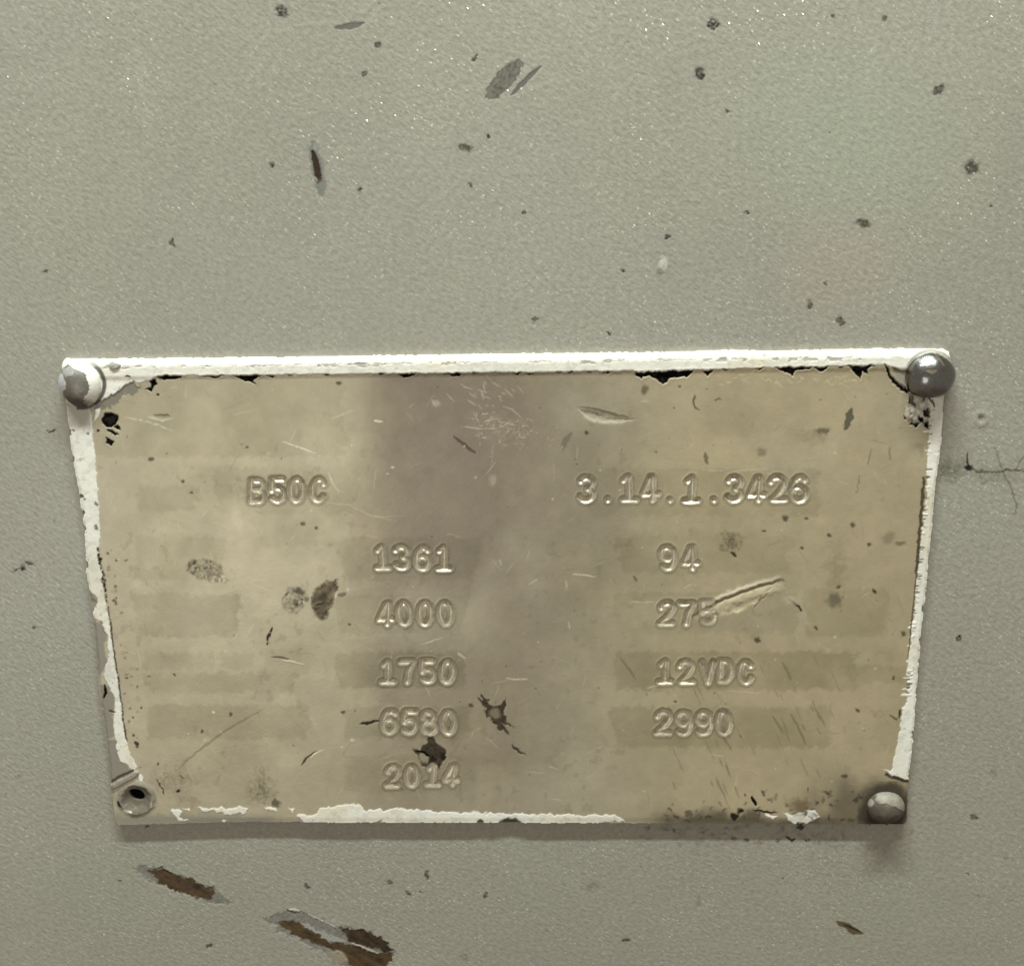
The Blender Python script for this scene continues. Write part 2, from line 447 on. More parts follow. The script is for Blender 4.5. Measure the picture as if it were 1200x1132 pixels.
WF.poly([(350, 1083), (362, 1082), (378, 1093), (396, 1100), (408, 1104), (398, 1106), (384, 1101), (366, 1092)], 1.0, 2.5, color=lin(152, 149, 142), rough=.4, dh=.02)
for pl_ in ((150, 1015, 275, 1065), (305, 1060, 466, 1132)):            # rust runs in streaks along the gouges
    i = WF.near([pl_[:2], pl_[2:]], 0)
    q = WF.c[i]; red = step(1.5, 2.6, q[:, 0] / np.maximum(q[:, 2], 1e-4))
    a_ = WF.x[i] * .9 + WF.y[i] * .44; b_ = WF.y[i] * .9 - WF.x[i] * .44
    WF.c[i] *= (1 + red * .42 * (fbm(a_ * .25, b_, 3.2, 161, 3) + .4 * WF.g[i]))[:, None]
WF.line([(411, 1105), (428, 1111), (445, 1118)], 1.2, .6, .6, color=lin(165, 155, 138), dh=.05)
WF.ell(396, 1122, 11, 6, 25, .4, 2, color=lin(140, 130, 110), dh=.04)
WF.line([(337, 1066), (345, 1065), (352, 1068)], 1.2, .8, .5, amount=.8, color=lin(190, 188, 180), rough=.35, dh=.05)
WF.line([(362, 1071), (380, 1080), (396, 1087)], 1.0, .7, 1.0, broken=.15, color=lin(178, 175, 166), rough=.4, dh=.03)
WF.line([(335, 1065), (348, 1070)], .9, .6, .4, color=lin(45, 42, 38))
WF.line([(979, 1080), (993, 1085), (1000, 1092), (1012, 1094)], 3.6, 1.0, 1.0, .95, color=lin(84, 66, 36), rough=.85, dh=-.04, tag=7)
WF.line([(988, 1083), (1001, 1088), (1010, 1092)], 1.6, .8, .8, color=lin(46, 38, 24), rough=.9)
# pimple, pale nick, crack and smear near the plate
i = WF.near([(1125, 465), (1175, 515)], 0)
rr = np.hypot(WF.x[i] - 1150, (WF.y[i] - 491))
WF.h[i] += .07 * np.exp(-((rr - 7) / 3.5) ** 2) - .05 * np.exp(-(rr / 3.5) ** 2)
WF.ell(1150, 490, 4, 4, 0, .5, 1, amount=.5, color=lin(100, 97, 84))
WF.ell(776, 312, 5, 10, 18, .4, 1.5, amount=.8, color=lin(185, 183, 172), dh=.07)
WF.ell(774, 318, 4, 5, 18, .5, 1.2, amount=.7, color=lin(96, 94, 84), dh=-.03)
WF.ell(1113, 551, 16, 13, 0, .6, 4, amount=.65, grain=.4, color=lin(97, 95, 78))
WF.ell(1160, 556, 34, 9, 4, .8, 5, amount=.4, grain=.5, color=lin(104, 102, 84))
WF.line([(1134, 531), (1133, 541), (1136, 548)], 1.3, .7, .8, taper=.6, color=lin(46, 42, 34), dh=-.04)
WF.line([(1136, 548), (1147, 553), (1165, 554), (1185, 551), (1215, 552)], 1.5, .8, 1.6, taper=.3, broken=-.05, amount=.75, color=lin(72, 69, 54), dh=-.04, rough=.7)
WF.ell(1135, 549, 4.5, 3.5, 20, .4, 1.5, color=lin(34, 31, 26), dh=-.05)
WF.line([(1166, 525), (1172, 545), (1182, 566), (1191, 590), (1192, 608)], 1.0, .8, 1.4, taper=.5, amount=.6, color=lin(84, 80, 68), dh=-.02)
WF.line([(1190, 551), (1196, 541), (1203, 530)], 1.0, .7, 1, amount=.6, color=lin(72, 68, 56))
WF.line([(1148, 556), (1152, 568), (1160, 560), (1168, 566)], 1.1, .8, 1.5, amount=.35, color=lin(96, 92, 80))
# grime that has run from under the plate's lower edge
for q in range(60):
    cx = rng.uniform(745, 1000); cy = rng.uniform(966, 992)
    WF.ell(cx, cy, rng.uniform(2, 7), rng.uniform(1.2, 3.2), rng.uniform(-25, 25), .6, 2.5, amount=rng.uniform(.15, .5), grain=.4, color=lin(92, 87, 72))
WF.line([(920, 979), (928, 985), (933, 982)], 1.8, .8, .8, color=lin(50, 46, 38), rough=.7)
for cx, cy in ((912, 984), (946, 984), (860, 982), (875, 985), (790, 972), (758, 970)):
    WF.ell(cx, cy, 3.5, 2.2, rng.uniform(-40, 40), .5, 2, amount=.75, grain=.4, color=lin(72, 67, 56))

WV = np.stack([WX, -WF.h * .001, WZ], 1)
# normals from the relief, smoothed over the shared vertices
fv = WV[WQ]
fn = np.cross(fv[:, 2] - fv[:, 0], fv[:, 3] - fv[:, 1])
wn = np.zeros_like(WV)
for q in range(4):
    np.add.at(wn, WQ[:, q], fn)
wn /= np.linalg.norm(wn, axis=1, keepdims=True)
if wn[:, 1].mean() > 0:
    wn = -wn
    WQ = WQ[:, ::-1]

ft = np.where((WF.tag[WQ] > 0).sum(1) >= 3, WF.tag[WQ].max(1), 0)
wall = piece('wall', WQ[ft == 0], WV, WF, wn, M_WALL, None)
wall['kind'] = 'structure'
wall['label'] = 'grey painted sheet metal of the machine, pitted and scratched'
for tg, nm, lb in ((1, 'paint_chip', 'narrow rusty gouge just below the empty rivet hole'), (2, 'paint_chip', 'large gouge worn to bare metal and brown rust'),
                   (3, 'scrape', 'broad grey scrape high above the plate'), (4, 'scrape', 'thin grey scrape beside the broad one'),
                   (5, 'scrape', 'short dark scrape lying almost level near the top'), (6, 'paint_chip', 'upright sliver of chipped paint with rust inside'),
                   (7, 'paint_chip', 'tiny rusty nick below the grimy corner rivet')):
    if (ft == tg).any():
        piece(nm, WQ[ft == tg], WV, WF, wn, M_CHIP, wall, lb)
# the sheet goes on around the part in view
B = .9
ring = np.array([(x0, z0), (x1, z0), (x1, z1), (x0, z1), (-B, -B), (B, -B), (B, B), (-B, B)])
rq = np.array([(4, 5, 1, 0), (5, 6, 2, 1), (6, 7, 3, 2), (7, 4, 0, 3)])
ro = mesh_obj('wall_surround', np.stack([ring[:, 0], 0 * ring[:, 0], ring[:, 1]], 1), rq, M_WALL, wall, np.tile(WALL_C, (8, 1)), np.tile([.42, 0, .5], (8, 1)))

# ------------------------------------------------------------------ nameplate
OUT = [(72, 425), (76, 420), (110, 420.5), (180, 420), (340, 418.5), (480, 416.5), (620, 414.5), (760, 413), (835, 411.5), (850, 410), (870, 411), (900, 411.5), (1000, 409.5), (1060, 408.5), (1108, 409), (1113, 412),
       (1115, 425), (1111, 445), (1106.5, 467), (1104, 515), (1096, 575), (1092.5, 620), (1089, 653), (1086, 690), (1080, 740), (1077.5, 775), (1074.5, 812), (1072, 850),
       (1069, 885), (1066, 905), (1064, 935), (1063, 963), (1058, 966), (1000, 966), (900, 965.5), (800, 965), (660, 964.5), (540, 964), (400, 964), (300, 963), (200, 965), (137, 967), (134, 955),
       (130, 925), (128, 905), (124, 865), (119, 830), (115, 800), (112, 760), (108, 720), (104, 690), (101, 675), (98.5, 620), (95, 600), (90, 565), (84, 535), (80, 505), (77.5, 478), (74, 450)]
DX = .000096
X, Z = to_plane([p[0] for p in OUT], [p[1] for p in OUT], -PLATE_T)
gx = np.arange(X.min() - 3 * DX, X.max() + 3 * DX, DX)
gz = np.arange(Z.min() - 3 * DX, Z.max() + 3 * DX, DX)
nx, nz = len(gx), len(gz)
PX, PZ = [q.ravel() for q in np.meshgrid(gx, gz)]
TAN = lin(176, 166, 141)
P = Field(PX, PZ, -PLATE_T, TAN, .40, .35)
edge = poly_sd(OUT, P.x + P.wx * .5, P.y + P.wy * .5)          # distance in from the plate's edge, px

# base tone: print faded in blocks, the phone's dark reflection painted down the middle
DARKC, GREY, WHITE, BLACK = lin(60, 54, 42), lin(126, 121, 108), lin(225, 222, 210), lin(9, 9, 8)
everything = np.arange(len(PX))
phone_refl = step(395, 470, P.x + 14 * fbm(P.x, P.y, 60, 21)) * step(830, 560, P.x + 40 * fbm(P.x, P.y, 90, 22)) * (.55 + .45 * step(900, 480, P.y))
P.paint(everything, step(640, 860, P.x + 40 * fbm(P.x, P.y, 80, 23)) * .75, color=lin(181, 167, 134))
P.paint(everything, phone_refl * .9, color=lin(128, 116, 101))
P.paint(everything, step(620, 600, P.x) * step(555, 585, P.x + 8 * P.wx) * .25, color=lin(130, 118, 100))
P.paint(everything, step(.1, .9, fbm(P.x, P.y, 70, 31, 4)) * .35, color=lin(156, 144, 117))
P.paint(everything, step(.1, .8, fbm(P.x, P.y, 120, 37, 4)) * .35, color=lin(184, 175, 154))
P.c *= (1 + .05 * fbm(P.x, P.y, 24, 41, 4) + .03 * fbm(P.x, P.y, 6, 43, 3))[:, None]
P.c *= (1 + .035 * np.sign(fbm(P.x, P.y, 48, 45, 3) - .15) * step(.0, .25, np.abs(fbm(P.x, P.y, 48, 45, 3) - .15)))[:, None]
for bx0, by0, bx1, by1, am in ((160, 570, 232, 598, .45), (250, 548, 420, 602, .4), (152, 628, 262, 680, .4), (158, 696, 282, 746, .5), (168, 765, 250, 784, .5), (255, 765, 300, 784, .35),
                               (310, 762, 360, 782, .3), (170, 788, 350, 812, .55), (172, 826, 362, 866, .45), (398, 630, 562, 680, .35), (396, 696, 548, 742, .4), (396, 764, 545, 806, .6),
                               (402, 828, 556, 866, .6), (404, 884, 560, 928, .35), (682, 550, 960, 604, .4), (724, 628, 930, 672, .35), (722, 694, 935, 742, .4), (720, 764, 1006, 808, .75),
                               (718, 828, 975, 876, .6), (940, 690, 1042, 745, .4), (990, 780, 1065, 800, .45), (105, 436, 405, 535, .42), (690, 620, 940, 690, .15), (300, 600, 400, 640, .2)):
    P.poly([(bx0, by0), (bx1, by0), (bx1 - 3, by1), (bx0 + 4, by1)], 4.5, 4, color=P.c.mean(0) * np.array([.77, .74, .68])) if am < 0 else None
    i = P.near([(bx0, by0), (bx1, by1)], 14)
    d = poly_sd([(bx0, by0), (bx1, by0), (bx1 - 3, by1), (bx0 + 4, by1)], P.x[i] + P.wx[i] * 4 + 5 * fbm(P.x[i], P.y[i], 26, 61, 3), P.y[i] + P.wy[i] * 3)
    k = step(-3, 3, d) * am * (.75 + .35 * fbm(P.x[i], P.y[i], 40, 63, 3))
    P.c[i] *= (1 - np.clip(k, 0, 1)[:, None] * np.array([.37, .37, .44]))
P.paint(everything, .25 * step(.45, .9, fbm(P.x, P.y, 9, 71, 3)) * step(.0, .6, fbm(P.x, P.y, 80, 73, 3)), color=lin(120, 108, 84))
P.r += .05 * fbm(P.x, P.y, 35, 81, 4)
P.h += .012 * fbm(P.x, P.y, 110, 83, 3) + .004 * fbm(P.x, P.y, 14, 85, 3)

# edges: a rolled top edge and narrower bevels elsewhere
topd = P.y - np.interp(P.x, [72, 340, 620, 900, 1115], [420.5, 418.5, 414.5, 411, 409])
P.h += .10 * step(27, 20, topd) * step(60, 90, P.x) - .30 * step(11, -2, topd + P.wy * .8) ** 1.0
P.h -= .12 * step(4.0, 0, edge) * step(950, 930, P.y)
P.h -= .05 * step(9, 2, 966 - P.y) * step(110, 300, P.x)

# ---- white paint
W_TOP = [(70, 426), (74, 418)] + [(p[0], p[1] - 4) for p in OUT[2:16]] + [(1120, 440), (1062, 434), (1047, 430.5), (1037, 427.5), (1000, 428.5), (900, 431), (820, 433.5), (760, 437), (744, 437.5), (741, 434.5),
         (620, 436), (470, 437.5), (320, 439), (215, 440), (186, 440), (176, 445), (164, 449), (157, 447), (148, 451), (141, 457), (132, 463), (122, 467), (114, 476), (100, 478), (70, 470)]
W_LEFT = [(70, 476), (105, 477), (108, 490), (109, 515), (112, 540), (115, 580), (117, 620), (116.5, 650), (121, 690), (127, 725), (134, 775), (140, 810), (144, 850), (148, 868), (151, 880), (158, 894),
          (160, 900), (157, 905), (150, 896), (141, 893), (137, 882), (135, 865), (133, 845), (134, 815), (126, 802), (121, 792), (127, 770), (126, 745), (122, 737), (119, 728), (110, 724), (109, 717), (113, 707),
          (106, 699), (100, 690), (96, 640), (88, 580)]
W_RIGHT = [(1112, 464), (1108, 515), (1100, 575), (1096, 620), (1093, 653), (1087, 690), (1081, 740), (1078, 775), (1075, 812), (1072, 850), (1068, 885), (1066, 900), (1064.5, 913), (1053, 912), (1042, 906), (1034, 902),
           (1044, 903), (1047, 893), (1050, 880), (1054, 855), (1057.5, 838), (1057, 829), (1062, 827), (1064, 812), (1067, 800), (1063, 790), (1063, 778), (1069, 740), (1074, 690), (1077, 650), (1081.5, 620), (1084, 600),
           (1086.5, 575), (1087, 530), (1090, 500), (1091, 478), (1086, 464)]
W_BOT = [[(198, 949), (208, 948), (214, 951), (211, 957), (222, 962), (209, 961), (204, 955)], [(214, 947), (221, 946), (222, 950)], [(231, 945), (240, 948), (255, 946), (270, 947), (282, 945), (292, 948), (286, 953), (272, 955), (250, 951), (238, 952)],
         [(309, 947), (320, 945), (326, 949), (314, 951)], [(336, 946), (345, 948), (343, 952)], [(258, 961), (266, 962), (260, 964)],
         [(347, 955), (355, 952), (368, 955), (374, 949), (380, 945), (388, 947), (404, 942), (420, 943), (428, 949), (442, 948), (455, 950), (464, 946), (478, 948), (490, 948), (500, 950), (525, 951), (560, 952), (600, 953),
          (640, 954), (690, 955), (720, 955), (727, 957), (733, 964), (720, 963), (700, 967), (615, 967), (608, 960), (596, 957.5), (586, 961), (583, 967), (568, 967), (564, 961), (560, 966), (450, 967), (445, 960), (440, 966), (356, 965)],
         [(897, 953), (905, 954), (912, 957), (907, 960), (900, 958)], [(917, 952), (928, 955), (938, 951), (955, 950), (960, 957), (950, 963), (932, 966), (924, 962)]]
TAGS = {}
for tg, pl, wp in ((11, W_TOP, .9), (12, W_LEFT, 1.3), (13, W_RIGHT, 1.5)):
    i, d = P.poly(pl, .5, wp, color=WHITE, rough=.5, metal=0.0, tag=tg)
    P.h[i] += .05 * step(-.8, 1.2, d)
for pl in W_BOT:
    i, d = P.poly(pl, .5, 1.8, color=WHITE, rough=.5, metal=0.0, tag=14)
    P.h[i] += .05 * step(-.8, 1.2, d)
# ragged fringe of the brushed paint down the inside of the long edge, and lost flecks
for q in range(62):
    t = rng.uniform(0, 1); yy = 495 + t * 320
    xx = np.interp(yy, [495, 575, 620, 690, 740, 815], [1090, 1086.5, 1081.5, 1074, 1069, 1064])
    if rng.random() < .5:
        P.line([(xx - min(rng.exponential(3), 6) - 1, yy), (xx + 3, yy + rng.uniform(-2, 2))], rng.uniform(.6, 1.8), .5, .4, taper=.3, color=WHITE, metal=0.0, dh=.03, tag=13)
    else:
        P.line([(xx - 2, yy), (xx + rng.uniform(1, 5), yy + rng.uniform(-1, 1))], .8, .5, .4, taper=.3, color=GREY, metal=0.3, dh=-.04, tag=0)
for x_, y_, rx_, ry_ in ((80, 506, 2.5, 5), (85, 538, 4, 3), (92, 583, 5, 3), (95, 603, 3.5, 4), (97, 618, 5, 2.5), (100, 662, 4, 4), (1079, 750, 3, 3), (1088, 692, 4, 2), (1083, 715, 2.5, 5), (1075, 815, 3, 3), (1071, 862, 2, 6)):
    P.ell(x_, y_, rx_, ry_, rng.uniform(-30, 30), .2, 2.5, color=lin(118, 113, 100), metal=.2, dh=-.07, tag=0)
# worn line along the roll of the top edge
i = np.nonzero((topd > 6) & (topd < 17) & (P.x > 110) & (P.x < 1060))[0]
cx_ = fbm(P.x[i], P.y[i] * 2.2, 9, 103, 3) + .55 * fbm(P.x[i], P.y[i] * 0, 70, 104, 2)
k = step(3.0, 1.2, np.abs(topd[i] - 10.5 + 1.5 * P.wy[i])) * step(.25, .6, cx_)
P.paint(i, k * .9, color=lin(140, 134, 122), rough=.5, dh=-.05)
P.paint(i, step(1.0, .4, np.abs(topd[i] - 9.5 + 1.2 * P.wx[i])) * step(.0, .4, fbm(P.x[i], P.y[i], 14, 105, 2)) * .6, color=lin(120, 114, 102), dh=-.04)
i = np.nonzero((topd > 9) & (topd < 30) & np.isin(P.tag, [11]))[0]
P.paint(i, np.full(len(i), .35), color=lin(222, 217, 202))
i = np.nonzero(P.tag >= 11)[0]
P.c[i] *= (1 - np.array([.05, .08, .16]) * step(-.2, .9, fbm(P.x[i], P.y[i], 55, 175, 3))[:, None])
P.c[i] *= (1 - .13 * step(.1, .8, fbm(P.x[i], P.y[i], 7, 171, 3)) - .07 * step(.0, .7, fbm(P.x[i], P.y[i], 30, 173, 3)))[:, None]
for q in range(120):
    j = i[rng.integers(len(i))]
    l_, th = rng.uniform(1, 6), rng.uniform(0, math.pi)
    P.line([(P.x[j], P.y[j]), (P.x[j] + l_ * math.cos(th), P.y[j] + l_ * math.sin(th))], rng.uniform(.5, 1.0), .6, .8, amount=rng.uniform(.2, .7), color=lin(150, 143, 126), dh=-.015)
# worn grey patches in the white
P.poly([(157, 447), (164, 455), (152, 464), (136, 472), (126, 481), (112, 482), (108, 474), (122, 467), (132, 463), (141, 457), (150, 451)], .8, 3.2, color=lin(124, 119, 105), metal=.2, rough=.5, dh=-.05, tag=0)
P.poly([(78, 476), (104, 476), (106, 498), (80, 500)], 2.5, 2, color=lin(186, 182, 170), rough=.5)
P.poly([(112, 480), (118, 478), (116, 488), (111, 494)], .7, 1, color=WHITE, metal=0, tag=12, dh=.04)
for pl in ([(104, 692), (116, 700), (112, 712), (107, 706)], [(109, 726), (120, 730), (125, 740), (122, 760), (126, 775), (119, 790), (114, 790)], [(117, 802), (128, 806), (133, 814), (132, 840), (134, 862), (124, 866)],
           [(124, 866), (135, 866), (140, 892), (150, 897), (155, 906), (130, 920), (127, 905)]):
    P.poly(pl, .8, 1.6, color=lin(138, 133, 120), metal=.25, rough=.45, tag=0)
P.line([(122, 802), (124, 812), (121, 820)], 1.9, .6, .8, color=BLACK, rough=.6, dh=-.08)
P.line([(127, 833), (136, 834)], 1.2, .6, .5, color=DARKC, dh=-.04)
P.line([(89, 540), (99, 536)], .8, .6, .5, amount=.7, color=lin(150, 140, 120))
for x_, y_ in ((86, 504), (103, 508), (96, 582), (99, 585)):
    P.ell(x_, y_, 2.2, 1.4, 20, .4, 1, amount=.8, color=lin(80, 76, 66))
P.ell(585 + 12, 967, 13, 8.5, 0, .15, 1.2, color=lin(70, 70, 58), metal=0, rough=.6, dh=-.1, tag=0)
P.ell(563, 964, 4, 3.5, 0, .3, 1, color=lin(80, 78, 66), metal=0, dh=-.06, tag=0)
# dull bare strip and grime along the lower edge
i = np.nonzero((P.y > 936) & (P.tag == 0))[0]
P.paint(i, step(950, 959, P.y[i] + 2 * P.wy[i]) * step(345, 300, P.x[i]) * .8, color=lin(140, 135, 122), metal=.3)
grime = step(735, 800, P.x[i]) * step(944, 962, P.y[i] + 7 * fbm(P.x[i], P.y[i], 18, 111, 3) - 9 * step(860, 1010, P.x[i]))
P.paint(i, np.clip(grime * .85, 0, 1), color=lin(64, 56, 42), rough=.65, metal=.1)
i = np.nonzero((P.x > 860) & (P.y > 890))[0]
k = step(95, 30, np.hypot((P.x[i] - 1025) / 1.1, (P.y[i] - 952) * 1.6) + 12 * fbm(P.x[i], P.y[i], 22, 113, 4)) * .75
k = np.where(P.tag[i] > 0, 0, k)
P.paint(i, k, color=lin(72, 62, 46), rough=.65, metal=.15)
P.ell(937, 945, 12, 8, 10, .6, 3, amount=.6, color=lin(82, 60, 22), rough=.7)
for q in range(70):
    a_, b_ = rng.uniform(780, 1010), rng.uniform(925, 962)
    if b_ < 940 and a_ < 860:
        continue
    P.ell(a_, b_, rng.uniform(1.2, 4), rng.uniform(1, 2.5), rng.uniform(0, 180), .5, 2, amount=rng.uniform(.3, .8), color=lin(38, 32, 24), tag=0)
P.line([(880, 933), (884, 940), (887, 944)], 2.0, .6, .6, color=BLACK, dh=-.08)
P.line([(880, 948), (895, 951), (912, 952)], 1.3, .7, 1, color=lin(30, 26, 20))
P.ell(861, 956, 5, 4, 0, .4, 2, color=lin(36, 31, 24)); P.ell(867, 950, 4, 3, 0, .4, 2, color=lin(36, 31, 24))
P.poly([(1037, 905), (1066, 914), (1066, 918), (1052, 915), (1036, 908)], 1.2, 1, color=lin(60, 52, 38), tag=0)

# ---- black where the printed film has torn away
BL = [[(184, 440.5), (213, 440), (212, 443), (198, 446), (189, 446)], [(175, 446), (181, 445), (184, 450), (179, 455), (177, 460), (169, 455), (176, 454)], [(235, 440.5), (262, 440.5), (252, 443)], [(274, 440), (306, 440), (298, 446), (300, 450), (294, 447), (286, 448)],
      [(312, 440), (322, 440), (320, 443)], [(466, 438), (488, 437.5), (478, 442), (472, 442)], [(520, 438), (541, 437), (538, 442), (528, 440)], [(601, 437), (612, 437), (606, 440)], [(616, 437), (627, 436.5), (622, 439)], [(703, 436), (716, 436), (712, 438.5)],
      [(743, 437), (760, 436.5), (814, 433), (806, 442), (797, 443), (786, 443), (782, 449), (777, 451), (771, 446), (762, 441), (753, 441), (751, 445)], [(822, 434), (836, 433), (829, 441)], [(884, 432), (895, 431.5), (890, 434)],
      [(908, 431), (952, 430), (946, 433), (932, 434), (929, 441), (920, 437)], [(952, 431), (972, 429.5), (962, 436)], [(992, 429), (1024, 428), (1017, 433), (1018, 440), (1012, 435), (1009, 445), (1003, 438)],
      [(1036, 427), (1041, 430), (1045, 440), (1050, 447), (1061, 453), (1067, 459), (1064, 462), (1052, 455), (1045, 448), (1040, 438)], [(1089, 477), (1088, 503), (1079, 494), (1073, 502), (1066, 497), (1076, 490), (1080, 483)],
      [(1065, 458), (1068, 474), (1065, 474)], [(1066, 480), (1069, 487), (1066, 488)], [(1060, 487), (1063, 492), (1061, 494)], [(1072, 478), (1076, 482), (1073, 483)],
      [(119, 492), (123, 485), (131, 483), (138, 487), (138, 494), (133, 500), (125, 501), (120, 497)], [(133, 500), (138, 498), (141, 503), (140, 506)], [(125, 503), (132, 505), (138, 510), (134, 511), (127, 507)],
      [(124, 512), (128, 514), (134, 518), (130, 524), (124, 519)]]
for pl in BL:
    i, d = P.poly(pl, .5, 1.3, color=BLACK, rough=.55, metal=0, dh=-.10, tag=0)
    P.h[i] += .016 * np.exp(-((d + 1.6) / 1.1) ** 2)
    P.paint(i, step(1.2, 3.5, d) * step(-.1, .5, fbm(P.x[i], P.y[i], 4, 181, 2)) * .5, color=lin(38, 31, 22))
P.ell(115, 505, 2, 2, 0, .4, 1, color=BLACK, tag=0); P.ell(185, 463, 1.6, 1.8, 0, .4, 1, color=BLACK)
for x_, a_ in ((150, 1), (340, .8), (383, 1), (446, 1), (655, .8), (690, .7), (668, .9), (556, .6), (850, .8), (985, .9)):
    yy = np.interp(x_, [180, 320, 620, 1000], [441, 440, 437, 430])
    P.ell(x_, yy, 3.5, 1.2, 0, .4, 1, amount=a_, color=BLACK)
# crumpled film under the high rivet
P.poly([(1066, 464), (1084, 462), (1092, 468), (1088, 478), (1078, 485), (1072, 496), (1066, 490), (1068, 476)], 1, 1.5, color=lin(178, 172, 158), metal=.2, rough=.35)
i = P.near([(1060, 460), (1095, 500)], 0)
P.h[i] += .06 * fbm(P.x[i], P.y[i], 8, 121, 2) * step(26, 12, np.hypot(P.x[i] - 1077, P.y[i] - 480))
P.paint(i, step(.3, .6, fbm(P.x[i], P.y[i], 6, 123, 3)) * step(24, 14, np.hypot(P.x[i] - 1078, P.y[i] - 478)) * .9, color=lin(44, 40, 33))
P.paint(i, step(.25, .5, -fbm(P.x[i], P.y[i], 6, 123, 3)) * step(22, 12, np.hypot(P.x[i] - 1078, P.y[i] - 478)) * .8, color=lin(216, 211, 198), dh=.04)
P.line([(1092, 467), (1095, 478)], 1.2, .6, 1, color=DARKC); P.line([(1086, 463), (1092, 472)], 1.2, .6, 1, color=DARKC)
P.poly([(1047, 431), (1062, 437), (1060, 455), (1050, 446)], 1.0, 1, color=lin(150, 145, 130), metal=.2, tag=0)
P.poly([(1046, 429), (1062, 436), (1061, 441), (1048, 435)], 1.0, 1.2, color=lin(104, 99, 84), tag=0)
# dark seams where the film has lifted beside the white
P.line([(116, 643), (118, 665), (123, 690), (126, 708)], 1.5, .7, 1.6, taper=.2, broken=.05, color=lin(26, 22, 16), dh=-.05)
P.line([(127, 712), (133, 760), (140, 805), (145, 850), (149, 868)], .8, .6, .8, taper=.1, broken=-.2, color=lin(40, 34, 26), dh=-.03)
P.line([(1083, 560), (1080, 600), (1076, 645), (1074, 672)], 2.2, .9, 1.2, taper=.4, broken=.0, color=lin(84, 74, 56), dh=-.04)
P.line([(1074, 672), (1069, 720), (1064, 772)], .8, .6, .5, taper=.3, color=lin(84, 74, 56))
P.line([(1055, 830), (1054, 842)], 1.5, .6, .8, color=DARKC); P.line([(1042, 837), (1050, 843), (1053, 840)], 1.0, .6, .8, amount=.8, color=DARKC)
for x_, y_ in ((113, 590), (113, 617), (116, 643)):
    P.ell(x_, y_, 1.5, 2.8, -20, .5, 1.6, amount=.8, color=DARKC)
for q in range(34):
    y_ = rng.uniform(640, 900)
    x_ = np.interp(y_, [640, 690, 810, 900], [124, 128, 146, 160]) + rng.exponential(7)
    P.ell(x_, y_, rng.uniform(.8, 2), rng.uniform(.8, 2.2), rng.uniform(0, 90), .5, 1, amount=rng.uniform(.4, .9), color=DARKC)

# ---- stains, scratches and dents on the tan face
def smear(cx, cy, rx, ry, an, am=.8, dark=lin(72, 62, 48)):
    i, k, u, v = P.ell(cx, cy, rx, ry, an, .18, 1.6, amount=0, color=dark)
    tex = .75 + .5 * fbm(P.x[i], P.y[i], 6, int(cx), 3)
    P.paint(i, step(1.1, .85, np.hypot(u, v)) * np.clip(am * tex * (1 + 1.2 * P.g[i]), 0, 1), color=dark, rough=.6)
smear(240, 667, 22, 12, 12, .55)
i, k, u, v = P.ell(250, 675, 18, 7, 12, .4, 1.5, amount=0)
P.paint(i, step(1.1, .6, np.hypot(u, v)) * step(.05, .4, P.g[i]) * .8, color=lin(205, 196, 170), dh=.02)
P.paint(i, step(1.2, .8, np.hypot(u, v)) * step(.1, .5, -P.g[i]) * .6, color=lin(90, 80, 62))
smear(344, 704, 13, 17, 10, .45); P.ell(351, 693, 7, 5, 0, .5, 2, amount=.8, color=lin(56, 48, 38)); P.ell(346, 706, 4, 3, 0, .5, 2, amount=.7, color=lin(60, 52, 42)); P.ell(359, 701, 3, 3, 0, .5, 1.5, amount=.7, color=lin(70, 62, 50))
P.poly([(366, 700), (372, 688), (385, 681), (395, 679), (396, 690), (391, 702), (386, 716), (379, 727), (370, 721), (366, 712)], 2.2, 2.4, color=lin(104, 93, 73), rough=.55)
i = P.near([(364, 678), (398, 728)], 0)
P.c[i] *= (1 + .5 * (P.c[i].max(1) < .2) * (fbm(P.x[i] + P.y[i], P.y[i] - P.x[i] * .3, 7, 151, 3) + .5 * P.g[i]))[:, None]
P.ell(378, 700, 6, 5, 0, .5, 2, amount=.8, color=lin(60, 52, 40)); P.line([(368, 709), (376, 708), (382, 705)], 1.0, .6, .6, color=lin(44, 38, 30)); P.line([(394, 698), (406, 695)], 2.0, .8, 1.2, amount=.7, color=lin(84, 74, 58)); P.line([(395, 692), (393, 701)], 1.2, .6, .4, amount=.8, color=lin(205, 198, 175))
P.line([(319, 735), (315, 745), (313, 756)], 1.7, .6, 1.2, taper=.5, broken=-.1, color=lin(46, 40, 28))
P.line([(317, 770), (328, 770), (340, 773)], 1.0, .6, .6, amount=.9, color=lin(66, 58, 42), dh=-.03)
P.line([(330, 773), (345, 776), (357, 779)], 1.0, .6, .5, color=lin(205, 196, 165), dh=.02)
P.line([(421, 848), (432, 847), (445, 844)], 1.8, .7, 1, color=lin(44, 36, 24), dh=-.03)
P.line([(205, 905), (225, 886), (262, 858), (310, 830)], 1.3, .9, .8, amount=.5, color=lin(104, 94, 70), dh=-.02)
P.line([(352, 898), (362, 886), (372, 880)], 1.4, .7, .8, color=lin(70, 62, 46), dh=-.03); P.line([(363, 887), (374, 880), (380, 878)], 1.0, .6, .5, color=lin(205, 198, 172))
P.line([(182, 911), (187, 917), (190, 924), (193, 932)], 1.2, .7, 1, broken=-.1, color=lin(60, 52, 38)); P.ell(209, 927, 2.4, 2, 0, .4, 1, color=lin(30, 26, 20)); P.line([(210, 908), (214, 911), (218, 912)], 1, .6, .8, amount=.8, color=DARKC)
